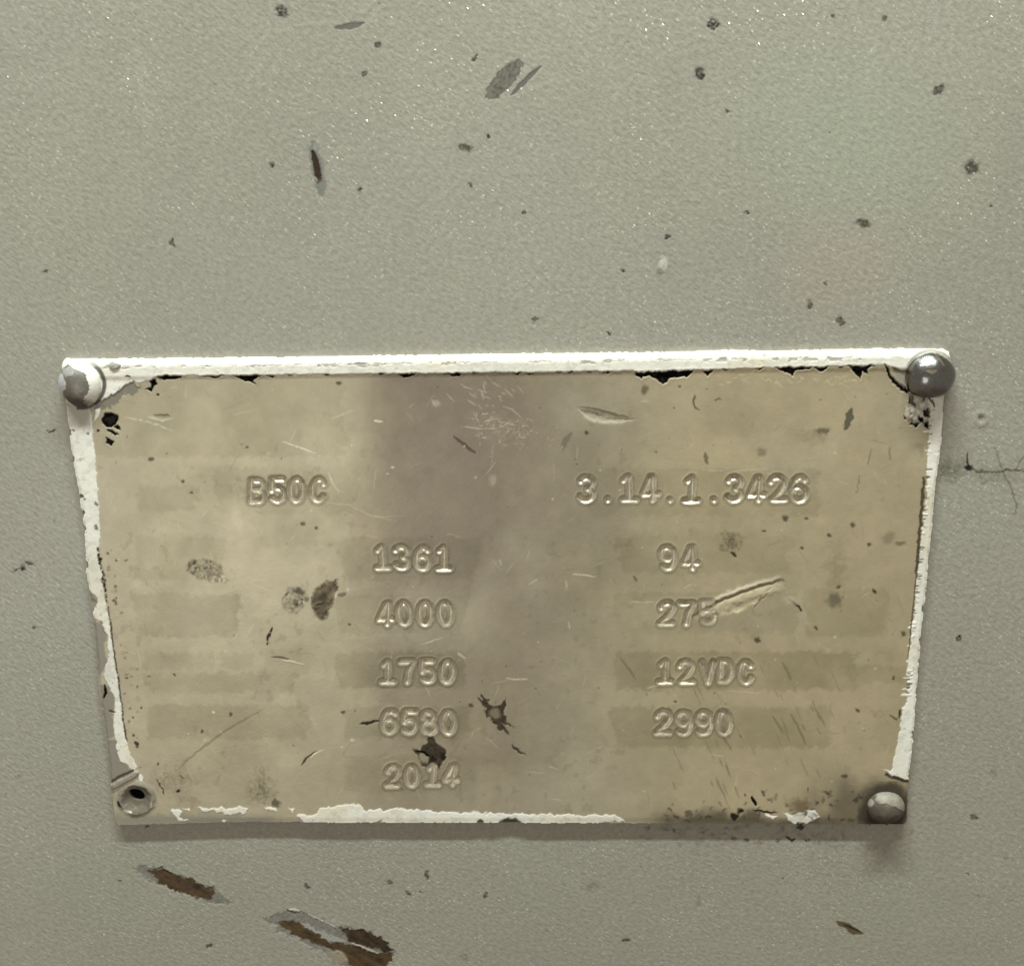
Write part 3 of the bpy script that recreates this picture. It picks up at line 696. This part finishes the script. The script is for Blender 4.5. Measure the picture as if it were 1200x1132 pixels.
P.ell(306, 929, 16, 12, 0, .7, 6, amount=.5, grain=.5, color=lin(96, 86, 66)); P.ell(323, 940, 4, 5, 0, .5, 2, amount=.8, color=lin(70, 60, 44)); P.ell(308, 912, 9, 14, 0, .7, 6, amount=.35, grain=.7, color=lin(96, 86, 66))
P.ell(200, 915, 22, 16, 0, .7, 6, amount=.35, grain=.7, color=lin(104, 94, 72)); P.line([(157, 869), (163, 873)], 1.8, .6, .8, color=DARKC)
for x_, y_, r_ in ((214, 564, 2.6), (225, 577, 1.9), (290, 525, 2), (147, 657, 1.6), (148, 795, 1.6), (175, 792, 1.7), (205, 791, 1.5), (410, 732, 2), (402, 834, 2.4), (552, 827, 3), (270, 837, 2), (236, 857, 1.6), (355, 613, 3), (371, 619, 2.2), (177, 538, 3),
                     (888, 750, 3.4), (956, 736, 2.6), (1025, 693, 3), (1059, 742, 3.6), (972, 628, 2.4), (940, 642, 2), (1018, 638, 3), (883, 692, 2), (983, 687, 3), (790, 822, 2), (1047, 794, 2), (920, 607, 4), (945, 608, 2.6), (895, 622, 2), (999, 615, 3),
                     (1005, 832, 3), (990, 909, 3), (700, 487, 2.5), (687, 507, 3), (397, 449, 3)):
    P.ell(x_, y_, r_, r_ * .8, 25, .5, 1.4, amount=.85, color=lin(66, 58, 44))
P.line([(1022, 689), (1027, 694)], 1.0, .6, .5, color=DARKC)
P.ell(1041, 630, 8, 6, -20, .5, 2, amount=.5, color=lin(116, 104, 82)); P.ell(1055, 637, 6, 2.5, 0, .5, 1.5, amount=.7, color=lin(100, 88, 66))
P.ell(977, 703, 9, 8, 10, .5, 3, amount=.75, color=lin(98, 90, 74)); P.ell(980, 668, 8, 28, 5, .8, 8, amount=.3, color=lin(116, 104, 82))
P.line([(998, 478), (995, 490), (990, 503)], 4.6, 1, 1.6, amount=.9, color=lin(84, 77, 62), rough=.6); P.ell(965, 505, 7, 4, -20, .6, 3, amount=.7, color=lin(76, 68, 52)); P.ell(955, 512, 16, 8, -10, .8, 5, amount=.3, grain=.5, color=lin(104, 94, 74))
P.line([(814, 462), (813, 472), (815, 478), (821, 480)], 1.3, .7, 1, amount=.8, color=lin(84, 74, 56)); P.line([(836, 470), (842, 467), (846, 469)], 1.2, .7, 1, amount=.7, color=lin(84, 74, 56)); P.ell(755, 457, 4, 5, 0, .5, 1.5, amount=.7, color=lin(78, 68, 52))
P.line([(826, 529), (829, 545)], 2.2, .8, 1, amount=.7, color=lin(84, 74, 56)); P.ell(893, 530, 5, 5, 0, .6, 2, amount=.5, color=lin(100, 90, 70))
P.line([(1042, 523), (1044, 540)], 1, .7, 1, amount=.6, color=lin(100, 90, 70)); P.line([(1016, 545), (1022, 525)], 1, .7, 1, amount=.5, color=lin(100, 90, 70)); P.line([(1007, 555), (1005, 575)], 1, .7, 1, amount=.5, color=lin(110, 100, 78))
P.ell(855, 635, 10, 9, 20, .7, 5, amount=.65, grain=.5, color=lin(88, 80, 64)); P.line([(856, 647), (864, 652)], 2, .7, 1, color=lin(66, 58, 44)); P.line([(742, 674), (747, 681)], 1.6, .7, 1, amount=.7, color=lin(90, 80, 62))
P.line([(658, 528), (664, 514), (670, 506)], 3.2, 1.2, 1.2, amount=.55, color=lin(100, 90, 74)); P.line([(531, 511), (542, 520), (558, 532)], 2.2, .8, .8, amount=.8, color=lin(74, 64, 48), dh=-.03)
P.line([(180, 487), (186, 486), (200, 487)], 1.2, .7, 1, amount=.8, color=lin(84, 76, 58), dh=-.03); P.line([(172, 489), (190, 493), (202, 490)], 1.6, .8, 1, amount=.7, color=lin(205, 198, 172), dh=.03); P.line([(143, 489), (170, 494), (190, 500), (204, 506)], 1.0, .7, 1, amount=.7, broken=-.1, color=lin(205, 198, 172), dh=.02)
# bright rubs
BR = lin(216, 207, 182)
for pts, wd, am in (([(330, 517), (350, 524), (372, 532)], 1.1, 1), ([(384, 552), (390, 566), (398, 578)], .9, .7), ([(438, 493), (449, 494)], 1.7, 1), ([(670, 673), (685, 674), (699, 676)], 1.6, 1), ([(592, 794), (606, 796), (620, 796)], 1.4, .9),
                    ([(388, 491), (416, 480)], 1.2, .4), ([(372, 588), (410, 592), (432, 603), (470, 612)], .9, .35), ([(480, 604), (430, 606)], .8, .2), ([(588, 475), (600, 480), (612, 490)], 1.0, .5), ([(540, 500), (565, 503), (580, 502)], 1.2, .5),
                    ([(663, 680), (664, 692)], 1.6, .5), ([(666, 728), (668, 738)], 1.4, .5), ([(757, 806), (772, 804)], 1.3, .8), ([(850, 809), (892, 812)], 1.2, .6), ([(735, 705), (768, 706)], 1.2, .7), ([(800, 690), (812, 684)], 1.3, .5), ([(492, 756), (520, 747)], 1.2, .5),
                    ([(535, 765), (546, 772)], 2.0, .6), ([(620, 685), (630, 678)], 1.6, .5), ([(585, 655), (589, 664)], 1.2, .5), ([(822, 551), (850, 552)], 1.2, .5), ([(860, 552), (900, 550)], 1.8, .45), ([(410, 867), (416, 868)], 1.5, 1), ([(248, 834), (252, 836)], 1.8, 1), ([(750, 470), (760, 470)], 1, .6),
                    ([(642, 897), (655, 902)], 1.4, .6), ([(620, 905), (640, 906)], 1, .4), ([(645, 936), (660, 938)], 1.2, .5), ([(830, 884), (850, 886)], 1.2, .5), ([(880, 902), (892, 908)], 1, .5), ([(578, 520), (576, 545)], .8, .4)):
    P.line(pts, wd * .75, .6, .6, amount=am * .85, broken=-.25, color=BR, rough=.34, metal=.5, dh=.012)
P.ell(511, 473, 4, 4, 0, .6, 1.5, amount=.6, color=lin(184, 175, 154)); P.ell(577, 563, 4, 6, 0, .6, 1.5, amount=.5, color=lin(180, 170, 148)); P.ell(460, 548, 2, 2, 0, .5, 1, amount=.7, color=BR)
P.ell(592, 502, 34, 15, 8, .9, 6, amount=.22, grain=.8, color=lin(176, 166, 146))
for q in range(80):                                            # scuff of crossing hairlines high on the plate
    a_ = rng.normal(592, 24); b_ = 500 + rng.normal(0, 11) + .18 * (a_ - 592)
    th = rng.uniform(0, math.pi); l_ = rng.uniform(2, 9)
    P.line([(a_, b_), (a_ + l_ * math.cos(th), b_ + l_ * math.sin(th) * .7)], .5, .6, .6, amount=rng.uniform(.15, .7), color=BR, rough=.34, dh=.008)
for q in range(26):
    a_ = rng.normal(565, 20); b_ = 455 + rng.normal(0, 12)
    P.line([(a_, b_), (a_ + rng.uniform(2, 14), b_ + rng.uniform(2, 12))], .6, .6, .3, amount=rng.uniform(.15, .5), color=BR, rough=.3)
for q in range(60):                                             # pale rubbed patch under the top edge
    a_, b_ = rng.uniform(835, 1000), rng.uniform(434, 452)
    P.line([(a_, b_), (a_ + rng.uniform(2, 9), b_ + rng.uniform(-5, 6))], .9, .7, .5, amount=rng.uniform(.2, .6), color=lin(214, 200, 168), rough=.3, dh=.008)
for q in range(46):                                             # dark slanting hairlines low on the plate
    a_, b_ = rng.uniform(770, 975), rng.uniform(765, 935)
    l_ = rng.uniform(6, 26)
    P.line([(a_, b_), (a_ + l_ * .45, b_ + l_)], rng.uniform(.5, 1.1), .7, .6, amount=rng.uniform(.2, .55), color=lin(92, 82, 62), dh=-.012)
for pts in ([(916, 775), (922, 785), (928, 798)], [(925, 835), (935, 850), (945, 873)], [(905, 838), (913, 850), (918, 862)], [(845, 860), (858, 880)], [(726, 770), (738, 785), (746, 797)], [(850, 935), (838, 910)]):
    P.line(pts, 1.5, .8, .8, amount=.42, color=lin(90, 80, 60), dh=-.02)
for q in range(300):                                            # fine all-over handling scratches
    a_, b_ = rng.uniform(130, 1060), rng.uniform(450, 945)
    th, l_ = rng.uniform(0, math.pi), rng.uniform(4, 30)
    P.line([(a_, b_), (a_ + l_ * math.cos(th), b_ + l_ * math.sin(th))], .6, .6, .6, amount=rng.uniform(.08, .3), color=BR if rng.random() < .55 else lin(96, 86, 66), dh=rng.uniform(-.01, .006))
for q in range(160):
    a_, b_ = rng.uniform(130, 1060), rng.uniform(450, 945)
    P.ell(a_, b_, rng.uniform(.7, 1.5), rng.uniform(.7, 1.5), 0, .5, .8, amount=rng.uniform(.2, .7), color=DARKC if rng.random() < .65 else BR)
# knocked-in blots at the middle
for pl in ([(564, 813), (569, 818), (577, 828), (586, 826), (592, 818), (594, 826), (590, 833), (593, 846), (604, 853), (596, 852), (588, 848), (597, 862), (588, 857), (580, 849), (570, 838), (567, 828), (564, 818)], [(599, 871), (607, 875), (612, 880), (616, 887), (608, 880), (601, 877)],
           [(483, 876), (492, 879), (500, 870), (500, 862), (508, 862), (512, 872), (521, 877), (523, 886), (516, 896), (517, 903), (508, 896), (502, 902), (496, 898), (490, 888)]):
    i, d = P.poly(pl, 1.0, 2.2, color=lin(62, 52, 38), rough=.6, dh=-.05)
    P.c[i] *= (1 + .5 * step(0, 2, d) * P.g[i])[:, None]
P.ell(580, 836, 6, 6, 0, .5, 1.5, amount=.8, color=lin(140, 128, 104)); P.ell(497, 888, 7, 5, 35, .4, 1.2, amount=.9, color=lin(158, 146, 120), dh=.05); P.line([(486, 879), (496, 881), (504, 886)], 1.6, .7, .8, color=BLACK); P.ell(506, 890, 4, 7, 0, .5, 1.5, amount=.8, color=lin(26, 22, 16)); P.ell(518, 886, 4, 5, 0, .5, 1.5, amount=.8, color=lin(26, 22, 16))
P.line([(559, 816), (566, 824)], 1, .6, .6, color=DARKC)
# dent above the serial number
i = P.near([(672, 470), (750, 502)], 2)
d = poly_sd([(675, 476), (682, 480), (698, 482), (712, 486), (730, 490), (746, 491), (738, 494), (715, 497), (695, 495), (684, 489)], P.x[i] + P.wx[i] * 1.2, P.y[i] + P.wy[i])
P.h[i] -= .14 * step(-1.5, 5, d)
P.paint(i, step(-.5, 1.0, d) * (.55 + .4 * fbm(P.x[i] - P.y[i], P.y[i], 5, 131, 3)), color=lin(206, 199, 178), rough=.32, metal=.6)
P.line([(678, 476), (700, 480), (722, 486), (738, 489)], 1.4, .8, .8, amount=.8, color=lin(88, 78, 60))
# long gouge across the weight figures, its burr turned up
GL = [(812, 722), (826, 714), (842, 705), (866, 695), (890, 687), (918, 680)]
i = P.near(GL, 26)
d, t, side = line_d(GL, P.x[i] + P.wx[i] * 1.0, P.y[i] + P.wy[i] * 1.0)
fade = np.sqrt(np.clip(4 * t * (1 - t), 0, 1))
up = -side                                                       # > 0 above the line
if np.mean(up[P.y[i] < 670]) < 0:
    up = -up
P.h[i] += fade * (.07 * np.exp(-((up - 3.6) / 2.6) ** 2) * step(.12, .3, t) - .13 * np.where(up > 0, np.exp(-(up / 1.3) ** 2), np.exp(-(up / 3.2) ** 2)) + .08 * np.exp(-((up + 9.5) / 3.8) ** 2) * (1 + .5 * fbm(P.x[i], P.y[i], 8, 191, 2)))
P.paint(i, step(1, -2, up) * np.exp(-np.abs(up) / 7) * fade * .8 * step(.1, .3, t), color=lin(206, 194, 162), rough=.4, metal=.2)
P.paint(i, np.exp(-((up - 4.0) / 2.4) ** 2) * fade * .85 * step(.15, .3, t), color=lin(222, 213, 186), rough=.36, metal=.25)  # ridge and sloping face: lit brightness painted in as paler colour
i, d = P.poly([(834, 722), (846, 712), (866, 704), (884, 697), (905, 690), (898, 700), (882, 708), (868, 716), (850, 720)], 2, 2, color=lin(172, 160, 130), rough=.4, metal=.2)
P.c[i] += (lin(206, 194, 162) - P.c[i]) * (step(-2, 3, d) * np.clip(.5 + .6 * fbm(P.x[i] + P.y[i], P.y[i], 7, 143, 3), 0, 1))[:, None]
P.h[i] += step(-2, 3, d) * (.05 * fbm(P.x[i], P.y[i] * .6, 9, 141, 3) - .05)
P.paint(*(lambda i_: (i_, np.exp(-(line_d([(812, 722), (826, 714), (842, 705), (866, 695), (890, 687), (918, 680)], P.x[i_] + P.wx[i_], P.y[i_] + P.wy[i_])[0] / 1.5) ** 2) * .58))(P.near(GL, 8)), color=lin(60, 52, 37), rough=.6)  # dark line under the burr: its shadow painted into the groove
P.line([(884, 713), (890, 704), (902, 694)], 1.2, .8, .8, amount=.7, color=lin(96, 86, 64), dh=-.04)
P.line([(920, 700), (930, 706), (940, 715)], 1.4, .8, 1.5, amount=.7, color=lin(88, 78, 58)); P.line([(934, 708), (939, 716)], 1.8, .7, 1, color=lin(66, 58, 42)); P.ell(925, 703, 8, 4, 10, .6, 2, amount=.4, color=BR)

# ---- stamped characters
def arc(cx, cy, rx, ry, a0, a1, n=14):
    return [(cx + rx * math.cos(math.radians(a0 + (a1 - a0) * q / n)), cy + ry * math.sin(math.radians(a0 + (a1 - a0) * q / n))) for q in range(n + 1)]
GLYPH = {
    '0': [arc(0, .5, .43, .5, -90, 270, 24)],
    '1': [[(-.32, .14), (-.05, 0), (0, .03), (0, 1)], [(-.45, 1), (.45, 1)]],
    '2': [arc(0, .27, .45, .27, 190, 380) + [(.1, .66), (-.42, 1)], [(-.45, 1), (.45, 1)]],
    '3': [arc(-.02, .24, .42, .24, 205, 430), arc(0, .74, .46, .26, -75, 155)],
    '4': [[(.12, 1), (.16, .78), (.2, .0), (.05, .02), (-.5, .76), (.5, .76)]],
    '5': [[(.4, 0), (-.36, 0), (-.42, .42)] + arc(-.02, .7, .46, .3, 215, 500)],
    '6': [[(.4, .1), (.2, 0), (-.05, 0), (-.33, .17), (-.47, .45), (-.47, .72)], arc(-.02, .7, .45, .3, -90, 270, 22)],
    '7': [[(-.48, 0), (.48, 0), (.12, .5), (0, 1)]],
    '8': [arc(0, .23, .37, .23, -90, 270, 18), arc(0, .73, .45, .27, -90, 270, 20)],
    '9': [arc(0, .29, .45, .29, -90, 270, 22), [(.45, .3), (.44, .55), (.3, .85)] + arc(-.05, .78, .38, .22, 40, 150, 6)],
    'B': [[(-.4, 0), (-.4, 1)], [(-.4, 0), (.1, 0)] + arc(.1, .23, .3, .23, -80, 90, 8) + [(-.4, .46)], [(.1, .46)] + arc(.08, .73, .38, .27, -80, 90, 8) + [(-.4, 1)]],
    'C': [arc(0, .5, .45, .5, -35, -325, 18)],
    'D': [[(-.4, 0), (-.4, 1), (0, 1)] + arc(0, .5, .45, .5, 80, -80, 12) + [(-.4, 0)]],
    'V': [[(-.45, 0), (-.02, 1), (.42, 0)]],
    '.': [[(0, .97), (.02, 1)]],
}
ROWS = [('B50C', [300.5, 325, 347.5, 373], 562, 587), ('3.14.1.3426', [687, 712.5, 737, 762, 786, 811, 835.5, 860.5, 886.5, 911.5, 936.5], 559.5, 586), ('1361', [448, 470.5, 495, 520], 642, 666),
        ('94', [782.5, 809], 642, 666), ('4000', [452, 473.5, 498, 521.5], 707, 731), ('275', [781, 804.5, 829], 706, 730), ('1750', [454.5, 477, 501, 524], 775, 798), ('12VDC', [779.5, 804, 829.5, 850, 874], 775, 798.5),
        ('6580', [456.5, 480, 502.5, 525.5], 834, 858), ('2990', [777, 801.5, 825, 848], 834.5, 859), ('2014', [460, 482.5, 507.5, 529], 898, 919)]
chars = []
for text, xs, ya, yb in ROWS:
    for ch, cx in zip(text, xs):
        tg = 100 + len(chars)
        h_ = yb - ya
        w_ = h_ * (.655 if ch not in '.V' else .66)
        sl = rng.uniform(-.8, .8); tw = rng.uniform(-.035, .035); deep = rng.uniform(.82, 1.12); tilt_ = rng.uniform(-.22, .22)
        worn = .55 if (text == '2014' and ch in '14') else (.5 if (text == '275' and ch == '5') else 1.0)
        i = P.near([(cx - w_ * .8, ya - 4), (cx + w_ * .8, yb + 4)], 6)
        r = np.full(len(i), 99.0)
        for st in GLYPH[ch]:
            pts = [(cx + (u + tw * (v - .5) * 4) * w_, ya + v * h_ + sl) for u, v in st]
            r = np.minimum(r, line_d(pts, P.x[i] + P.wx[i] * .4, P.y[i] + P.wy[i] * .4)[0])
        hw = 4.6 if ch != '.' else 4.4
        prof = np.where(r < hw, .5 * (1 + np.cos(np.pi * np.clip(r / hw, 0, 1))), 0)
        worn = worn * deep * (1 + tilt_ * (P.x[i] - cx) / w_) * np.clip(1 + .22 * fbm(P.x[i], P.y[i], 10, tg, 2), .6, 1.12)
        P.h[i] += worn * (-.26 * prof + .030 * np.exp(-((r - hw - .9) / 1.3) ** 2))
        P.paint(i, step(hw + .6, hw - 1.2, r) * .9, color=lin(208, 199, 176), rough=.43, metal=.95)
        P.paint(i, np.exp(-((r - hw - .2) / 1.1) ** 2) * (.42 + .2 * P.g[i]), color=lin(84, 74, 56))  # dark outline: groove-wall shade painted round each stroke
        P.paint(i, step(hw, hw - 2, r) * step(.15, .7, fbm(P.x[i], P.y[i], 6, tg + 7, 3)) * .4, color=lin(96, 85, 62), rough=.6, metal=.2)
        P.tag[i[r < hw * .92]] = tg
        chars.append((tg, ch, text))

# ---- rivet hole at the empty corner, with its turned lip and the fold beside it
i = P.near([(125, 895), (200, 967)], 0)
u, v = (P.x[i] - 160), (P.y[i] - 936) * 1.12
rr = np.hypot(u, v) + 1.0 * P.wx[i]
P.paint(i, step(26, 20, rr) * .7, color=lin(128, 124, 114), metal=.4, rough=.45)
P.h[i] += .14 * np.exp(-((rr - 19) / 3.2) ** 2) - .34 * step(17, 9, rr)
P.paint(i, step(24, 14, rr + 5 * fbm(P.x[i], P.y[i], 9, 231, 3)) * .6, color=lin(98, 93, 80))
rh = np.hypot(P.x[i] - 159.5, (P.y[i] - 931.5) * 1.5 - 3 * 0 + (P.x[i] - 159.5) * -.45)
P.h[i] -= .30 * step(10, 6.5, rh)
P.paint(i, step(10, 8, rh), color=BLACK, rough=.8, metal=0)
P.tag[i[rr < 16]] = 20
P.line([(149, 922), (157, 920), (168, 924), (178, 932)], 1.4, .8, .8, amount=.8, color=lin(82, 74, 58))
P.line([(144, 949), (150, 951), (155, 951)], 1.8, .7, .5, color=lin(225, 220, 205), rough=.3)
P.line([(138, 938), (140, 944), (143, 946)], 1.8, .7, .8, color=lin(40, 34, 26)); P.line([(178, 938), (177, 946)], 1.2, .7, .6, amount=.7, color=lin(190, 180, 155))
P.line([(130, 923), (145, 915), (160, 906)], 3.2, 1, .6, taper=.3, color=lin(150, 145, 134), metal=.5, rough=.35, dh=.20)
P.line([(129, 917), (142, 910), (156, 903)], 1.6, .9, .6, taper=.2, color=lin(84, 78, 64), dh=-.08)
P.ell(165, 912, 3, 4, -20, .3, 1, color=WHITE, metal=0, tag=12, dh=.04)
# the bead of hardened paint beside the top rivet
i, k, u, v = P.ell(135, 428, 7.2, 5.2, 5, .15, .3, color=lin(170, 168, 160), metal=.3, rough=.3, dh=0)
P.h[i] += .22 * np.sqrt(np.clip(1 - u * u - v * v, 0, 1))
# shallow seats under the rivets
for cx, cy, R in ((96, 450, 27), (1088, 439, 30), (1038, 945, 23)):
    i = P.near([(cx - 40, cy - 40), (cx + 40, cy + 40)], 0)
    rr = np.hypot(P.x[i] - cx, P.y[i] - cy)
    P.h[i] = P.h[i] * step(R - 12, R - 4, rr)
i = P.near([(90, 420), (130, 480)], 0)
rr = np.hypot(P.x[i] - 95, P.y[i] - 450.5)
P.paint(i, step(3.6, 1.4, np.abs(rr - 27.5)) * .9 * step(-.6, .3, ((P.x[i] - 95) * .7 + (P.y[i] - 450) * .6) / 28), color=lin(40, 34, 26))  # crescent to the lower right: the rivet's shade painted on the plate
i = P.near([(1050, 400), (1122, 475)], 0)
rr = np.hypot(P.x[i] - 1091, P.y[i] - 440)
P.paint(i, step(2.6, 1, np.abs(rr - 29)) * .6 * step(470, 440, P.y[i]), color=lin(90, 84, 70))
i = P.near([(1005, 915), (1070, 967)], 0)
rr = np.hypot(P.x[i] - 1039, (P.y[i] - 946) * 1.08)
P.paint(i, step(42, 23, rr + 6 * fbm(P.x[i], P.y[i], 14, 233, 3)) * .88 * np.where(P.tag[i] > 0, 0, 1), color=lin(42, 34, 22), rough=.75, metal=0)

PV = np.stack([PX, -PLATE_T - P.h * .001, PZ], 1)
PN = normal_of(P.h.reshape(nz, nx), nx, nz, DX)
k_, i_ = np.meshgrid(np.arange(nz - 1), np.arange(nx - 1), indexing='ij')
k_, i_ = k_.ravel(), i_.ravel()
PQ = np.stack([k_ * nx + i_, k_ * nx + i_ + 1, (k_ + 1) * nx + i_ + 1, (k_ + 1) * nx + i_], 1)
keep = (edge[PQ] > 0).all(1)
PQ = PQ[keep]
tq = np.sort(P.tag[PQ], 1)[:, 2]                                 # at least two corners carry it
tq = np.where((P.tag[PQ] == tq[:, None]).sum(1) >= 2, tq, 0)


def edge_skirt(Q):
    """quads from the outline of the kept faces back to the wall"""
    e = np.concatenate([Q[:, [0, 1]], Q[:, [1, 2]], Q[:, [2, 3]], Q[:, [3, 0]]])
    key = np.sort(e, 1)
    code = key[:, 0].astype(np.int64) * (nx * nz) + key[:, 1]
    _, first, cnt = np.unique(code, return_index=True, return_counts=True)
    return e[first[cnt == 1]]


plate_root = bpy.data.objects.new('nameplate', None)
plate_root.empty_display_size = .01
COL.objects.link(plate_root)
plate_root['label'] = 'worn tan metal data plate with chipped white edges riveted to the grey machine'
plate_root['category'] = 'nameplate'
plate = piece('plate', PQ[tq == 0], PV, P, PN, M_PLATE, plate_root)
for tg, lb in ((11, 'thick white painted rolled edge along the top'), (12, 'white painted edge flaking to bare metal'), (13, 'white painted edge with a ragged inner side'), (14, 'broken white paint left along the lower edge')):
    piece('border_strip', PQ[tq == tg], PV, P, PN, M_WHITE, plate_root, lb)
piece('rivet_hole', PQ[tq == 20], PV, P, PN, M_STEEL, plate_root, 'empty rivet hole with a torn metal lip')
for tg, ch, text in chars:
    f = PQ[tq == tg]
    if len(f):
        piece('full_stop' if ch == '.' else 'digit' if ch.isdigit() else 'letter', f, PV, P, PN, M_PLATE, plate)
sk = edge_skirt(PQ)
n0 = len(sk)
A, Bv = PV[sk[:, 0]], PV[sk[:, 1]]
A2, B2 = A.copy(), Bv.copy(); A2[:, 1] = .0002; B2[:, 1] = .0002
sv = np.concatenate([A, Bv, B2, A2])
sq = np.stack([np.arange(n0) + n0, np.arange(n0), np.arange(n0) + 3 * n0, np.arange(n0) + 2 * n0], 1)
sc = np.concatenate([P.c[sk[:, 0]], P.c[sk[:, 1]], P.c[sk[:, 1]] * .8, P.c[sk[:, 0]] * .8])
eo = mesh_obj('plate_edge', sv, sq, M_PLATE, plate_root, sc, np.tile([.5, .1, .4], (len(sv), 1)))


# ------------------------------------------------------------------ rivets
def rivet(cx, cy, R, Hh, squash, label, dress):
    X, Z = to_plane([cx], [cy], -PLATE_T)
    X, Z = X[0], Z[0]
    nr, na = 44, 128
    V, rows = [], []
    for a in range(nr + 1):
        q = a / nr
        if q < .08:                                             # straight shank edge of the head
            rad, ht = R * (1 - .015 * (1 - q / .08)), Hh * .10 * q / .08
        else:
            th = (q - .08) / .92 * math.pi / 2
            rad, ht = R * math.cos(th), Hh * (.10 + .90 * math.sin(th))
        rows.append((max(rad, 1e-6), ht))
    an = np.arange(na) / na * 2 * math.pi
    lx = np.concatenate([r * np.cos(an) for r, h in rows]); lz = np.concatenate([r * np.sin(an) * squash for r, h in rows])
    hh = np.concatenate([np.full(na, h) for r, h in rows])
    wob = 1 + .018 * np.sin(np.tile(an, nr + 1) * 3 + cx) + .012 * np.sin(np.tile(an, nr + 1) * 5 + cy)
    VX, VZ, VY = X + lx * wob, Z + lz * wob, -PLATE_T + .0005 - hh
    px, py = to_photo(VX, VY, VZ)
    F = Field(VX, VZ, -PLATE_T, lin(150, 146, 138), .30, .9)
    F.x, F.y = px, py
    F.wx, F.wy, F.g = fbm(px, py, 5, 3, 3), fbm(px, py, 5, 53, 3), fbm(px, py, 2.6, 91, 3, .7)
    F.h += .03 * fbm(px, py, 16, 201, 3) + .012 * fbm(px, py, 5, 203, 3)
    dress(F)
    VV = np.stack([VX, VY - F.h * .001, VZ], 1)
    a_, b_ = np.meshgrid(np.arange(nr), np.arange(na), indexing='ij')
    a_, b_ = a_.ravel(), b_.ravel()
    b2 = (b_ + 1) % na
    Q = np.stack([a_ * na + b_, a_ * na + b2, (a_ + 1) * na + b2, (a_ + 1) * na + b_], 1)
    t = np.sort(F.tag[Q], 1)[:, 2]
    fv = VV[Q]
    fn = np.cross(fv[:, 2] - fv[:, 0], fv[:, 3] - fv[:, 1])
    vn = np.zeros_like(VV)
    for q in range(4):
        np.add.at(vn, Q[:, q], fn)
    vn[-na:] = (0, -1, 0)
    vn /= np.maximum(np.linalg.norm(vn, axis=1, keepdims=True), 1e-12)
    o = piece('rivet', Q[t == 0], VV, F, vn, M_STEEL, plate_root, label)
    if (t == 1).any():
        piece('paint_patch', Q[t == 1], VV, F, vn, M_WHITE, o, 'flaking white paint on the rivet head')
    return o


def dress_white(F):
    n = np.arange(len(F.x))
    F.paint(n, np.full(len(n), 1.0), color=lin(134, 130, 121), rough=.42, metal=.7)
    F.poly([(80, 427), (88, 419), (104, 418), (116, 428), (125, 445), (124, 458), (117, 470), (104, 479), (97, 472), (98, 467), (104, 462), (105.5, 453), (101, 441), (93, 435), (84, 432)], .5, 1.8, color=WHITE, rough=.45, metal=0, dh=.05, tag=1)
    F.poly([(64, 440), (73, 436), (77, 443), (76, 454), (74, 463), (66, 458)], .8, 3, color=lin(215, 215, 218), rough=.3, metal=.6, dh=.02)
    F.poly([(74, 432), (84, 430), (86, 438), (78, 442)], 1, 3, color=lin(185, 184, 180), rough=.3, metal=.6)
    F.ell(90, 473, 22, 7, 8, .6, 2, amount=.8, color=lin(58, 46, 32), rough=.7, metal=.2)  # grime on the lower side, also carrying the dome's shade


def dress_bright(F):
    n = np.arange(len(F.x))
    F.paint(n, np.full(len(n), 1.0), color=lin(132, 132, 130), rough=.24, metal=1.0)
    F.paint(n, .5 * step(.1, .7, fbm(F.x, F.y, 14, 211, 3)), color=lin(112, 106, 96), rough=.3)
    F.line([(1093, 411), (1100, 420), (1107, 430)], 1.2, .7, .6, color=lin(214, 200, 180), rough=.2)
    F.line([(1086, 434), (1092, 436), (1098, 434)], 2.0, .8, .3, color=lin(200, 190, 172), rough=.2, dh=-.04)  # pale crescent: a highlight painted into the steel's colour
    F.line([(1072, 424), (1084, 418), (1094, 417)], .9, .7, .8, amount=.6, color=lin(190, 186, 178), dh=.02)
    F.ell(1095, 463, 30, 8, -5, .6, 2, amount=.7, color=lin(70, 62, 50), rough=.45, metal=.6)  # shaded underside of the dome, painted in as a grimy tone


def dress_grimy(F):
    n = np.arange(len(F.x))
    F.paint(n, np.full(len(n), 1.0), color=lin(82, 76, 64), rough=.66, metal=.2)
    F.poly([(1024, 936), (1030, 927), (1044, 926), (1056, 933), (1061, 942), (1060, 949), (1054, 948), (1044, 945), (1036, 942), (1030, 943)], .8, 1.5, color=lin(122, 116, 103), rough=.66, metal=.2, dh=.05)
    F.c *= (1 + .16 * fbm(F.x, F.y, 5, 221, 3))[:, None]
    F.line([(1026, 943), (1038, 942), (1048, 946), (1060, 951)], 1.0, .6, .6, amount=.7, color=lin(60, 52, 40), dh=-.03)
    F.ell(1020, 940, 3, 4, -20, .5, .6, color=lin(205, 198, 182), rough=.3, metal=.7)
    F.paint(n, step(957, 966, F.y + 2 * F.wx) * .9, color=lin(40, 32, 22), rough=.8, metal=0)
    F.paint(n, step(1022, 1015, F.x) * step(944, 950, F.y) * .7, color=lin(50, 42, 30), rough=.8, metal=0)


rivet(94.0, 450.5, .00272, .0021, 1.07, 'domed rivet half covered in flaking white paint', dress_white)
rivet(1089.5, 440.5, .00306, .0030, .92, 'bright steel domed rivet with sharp reflections', dress_bright)
rivet(1037.5, 945.5, .00258, .0024, .92, 'grimy dull rivet on the darkened corner', dress_grimy)
print('verts', sum(len(o.data.vertices) for o in COL.objects if o.type == 'MESH'), 'quads', sum(len(o.data.polygons) for o in COL.objects if o.type == 'MESH'))
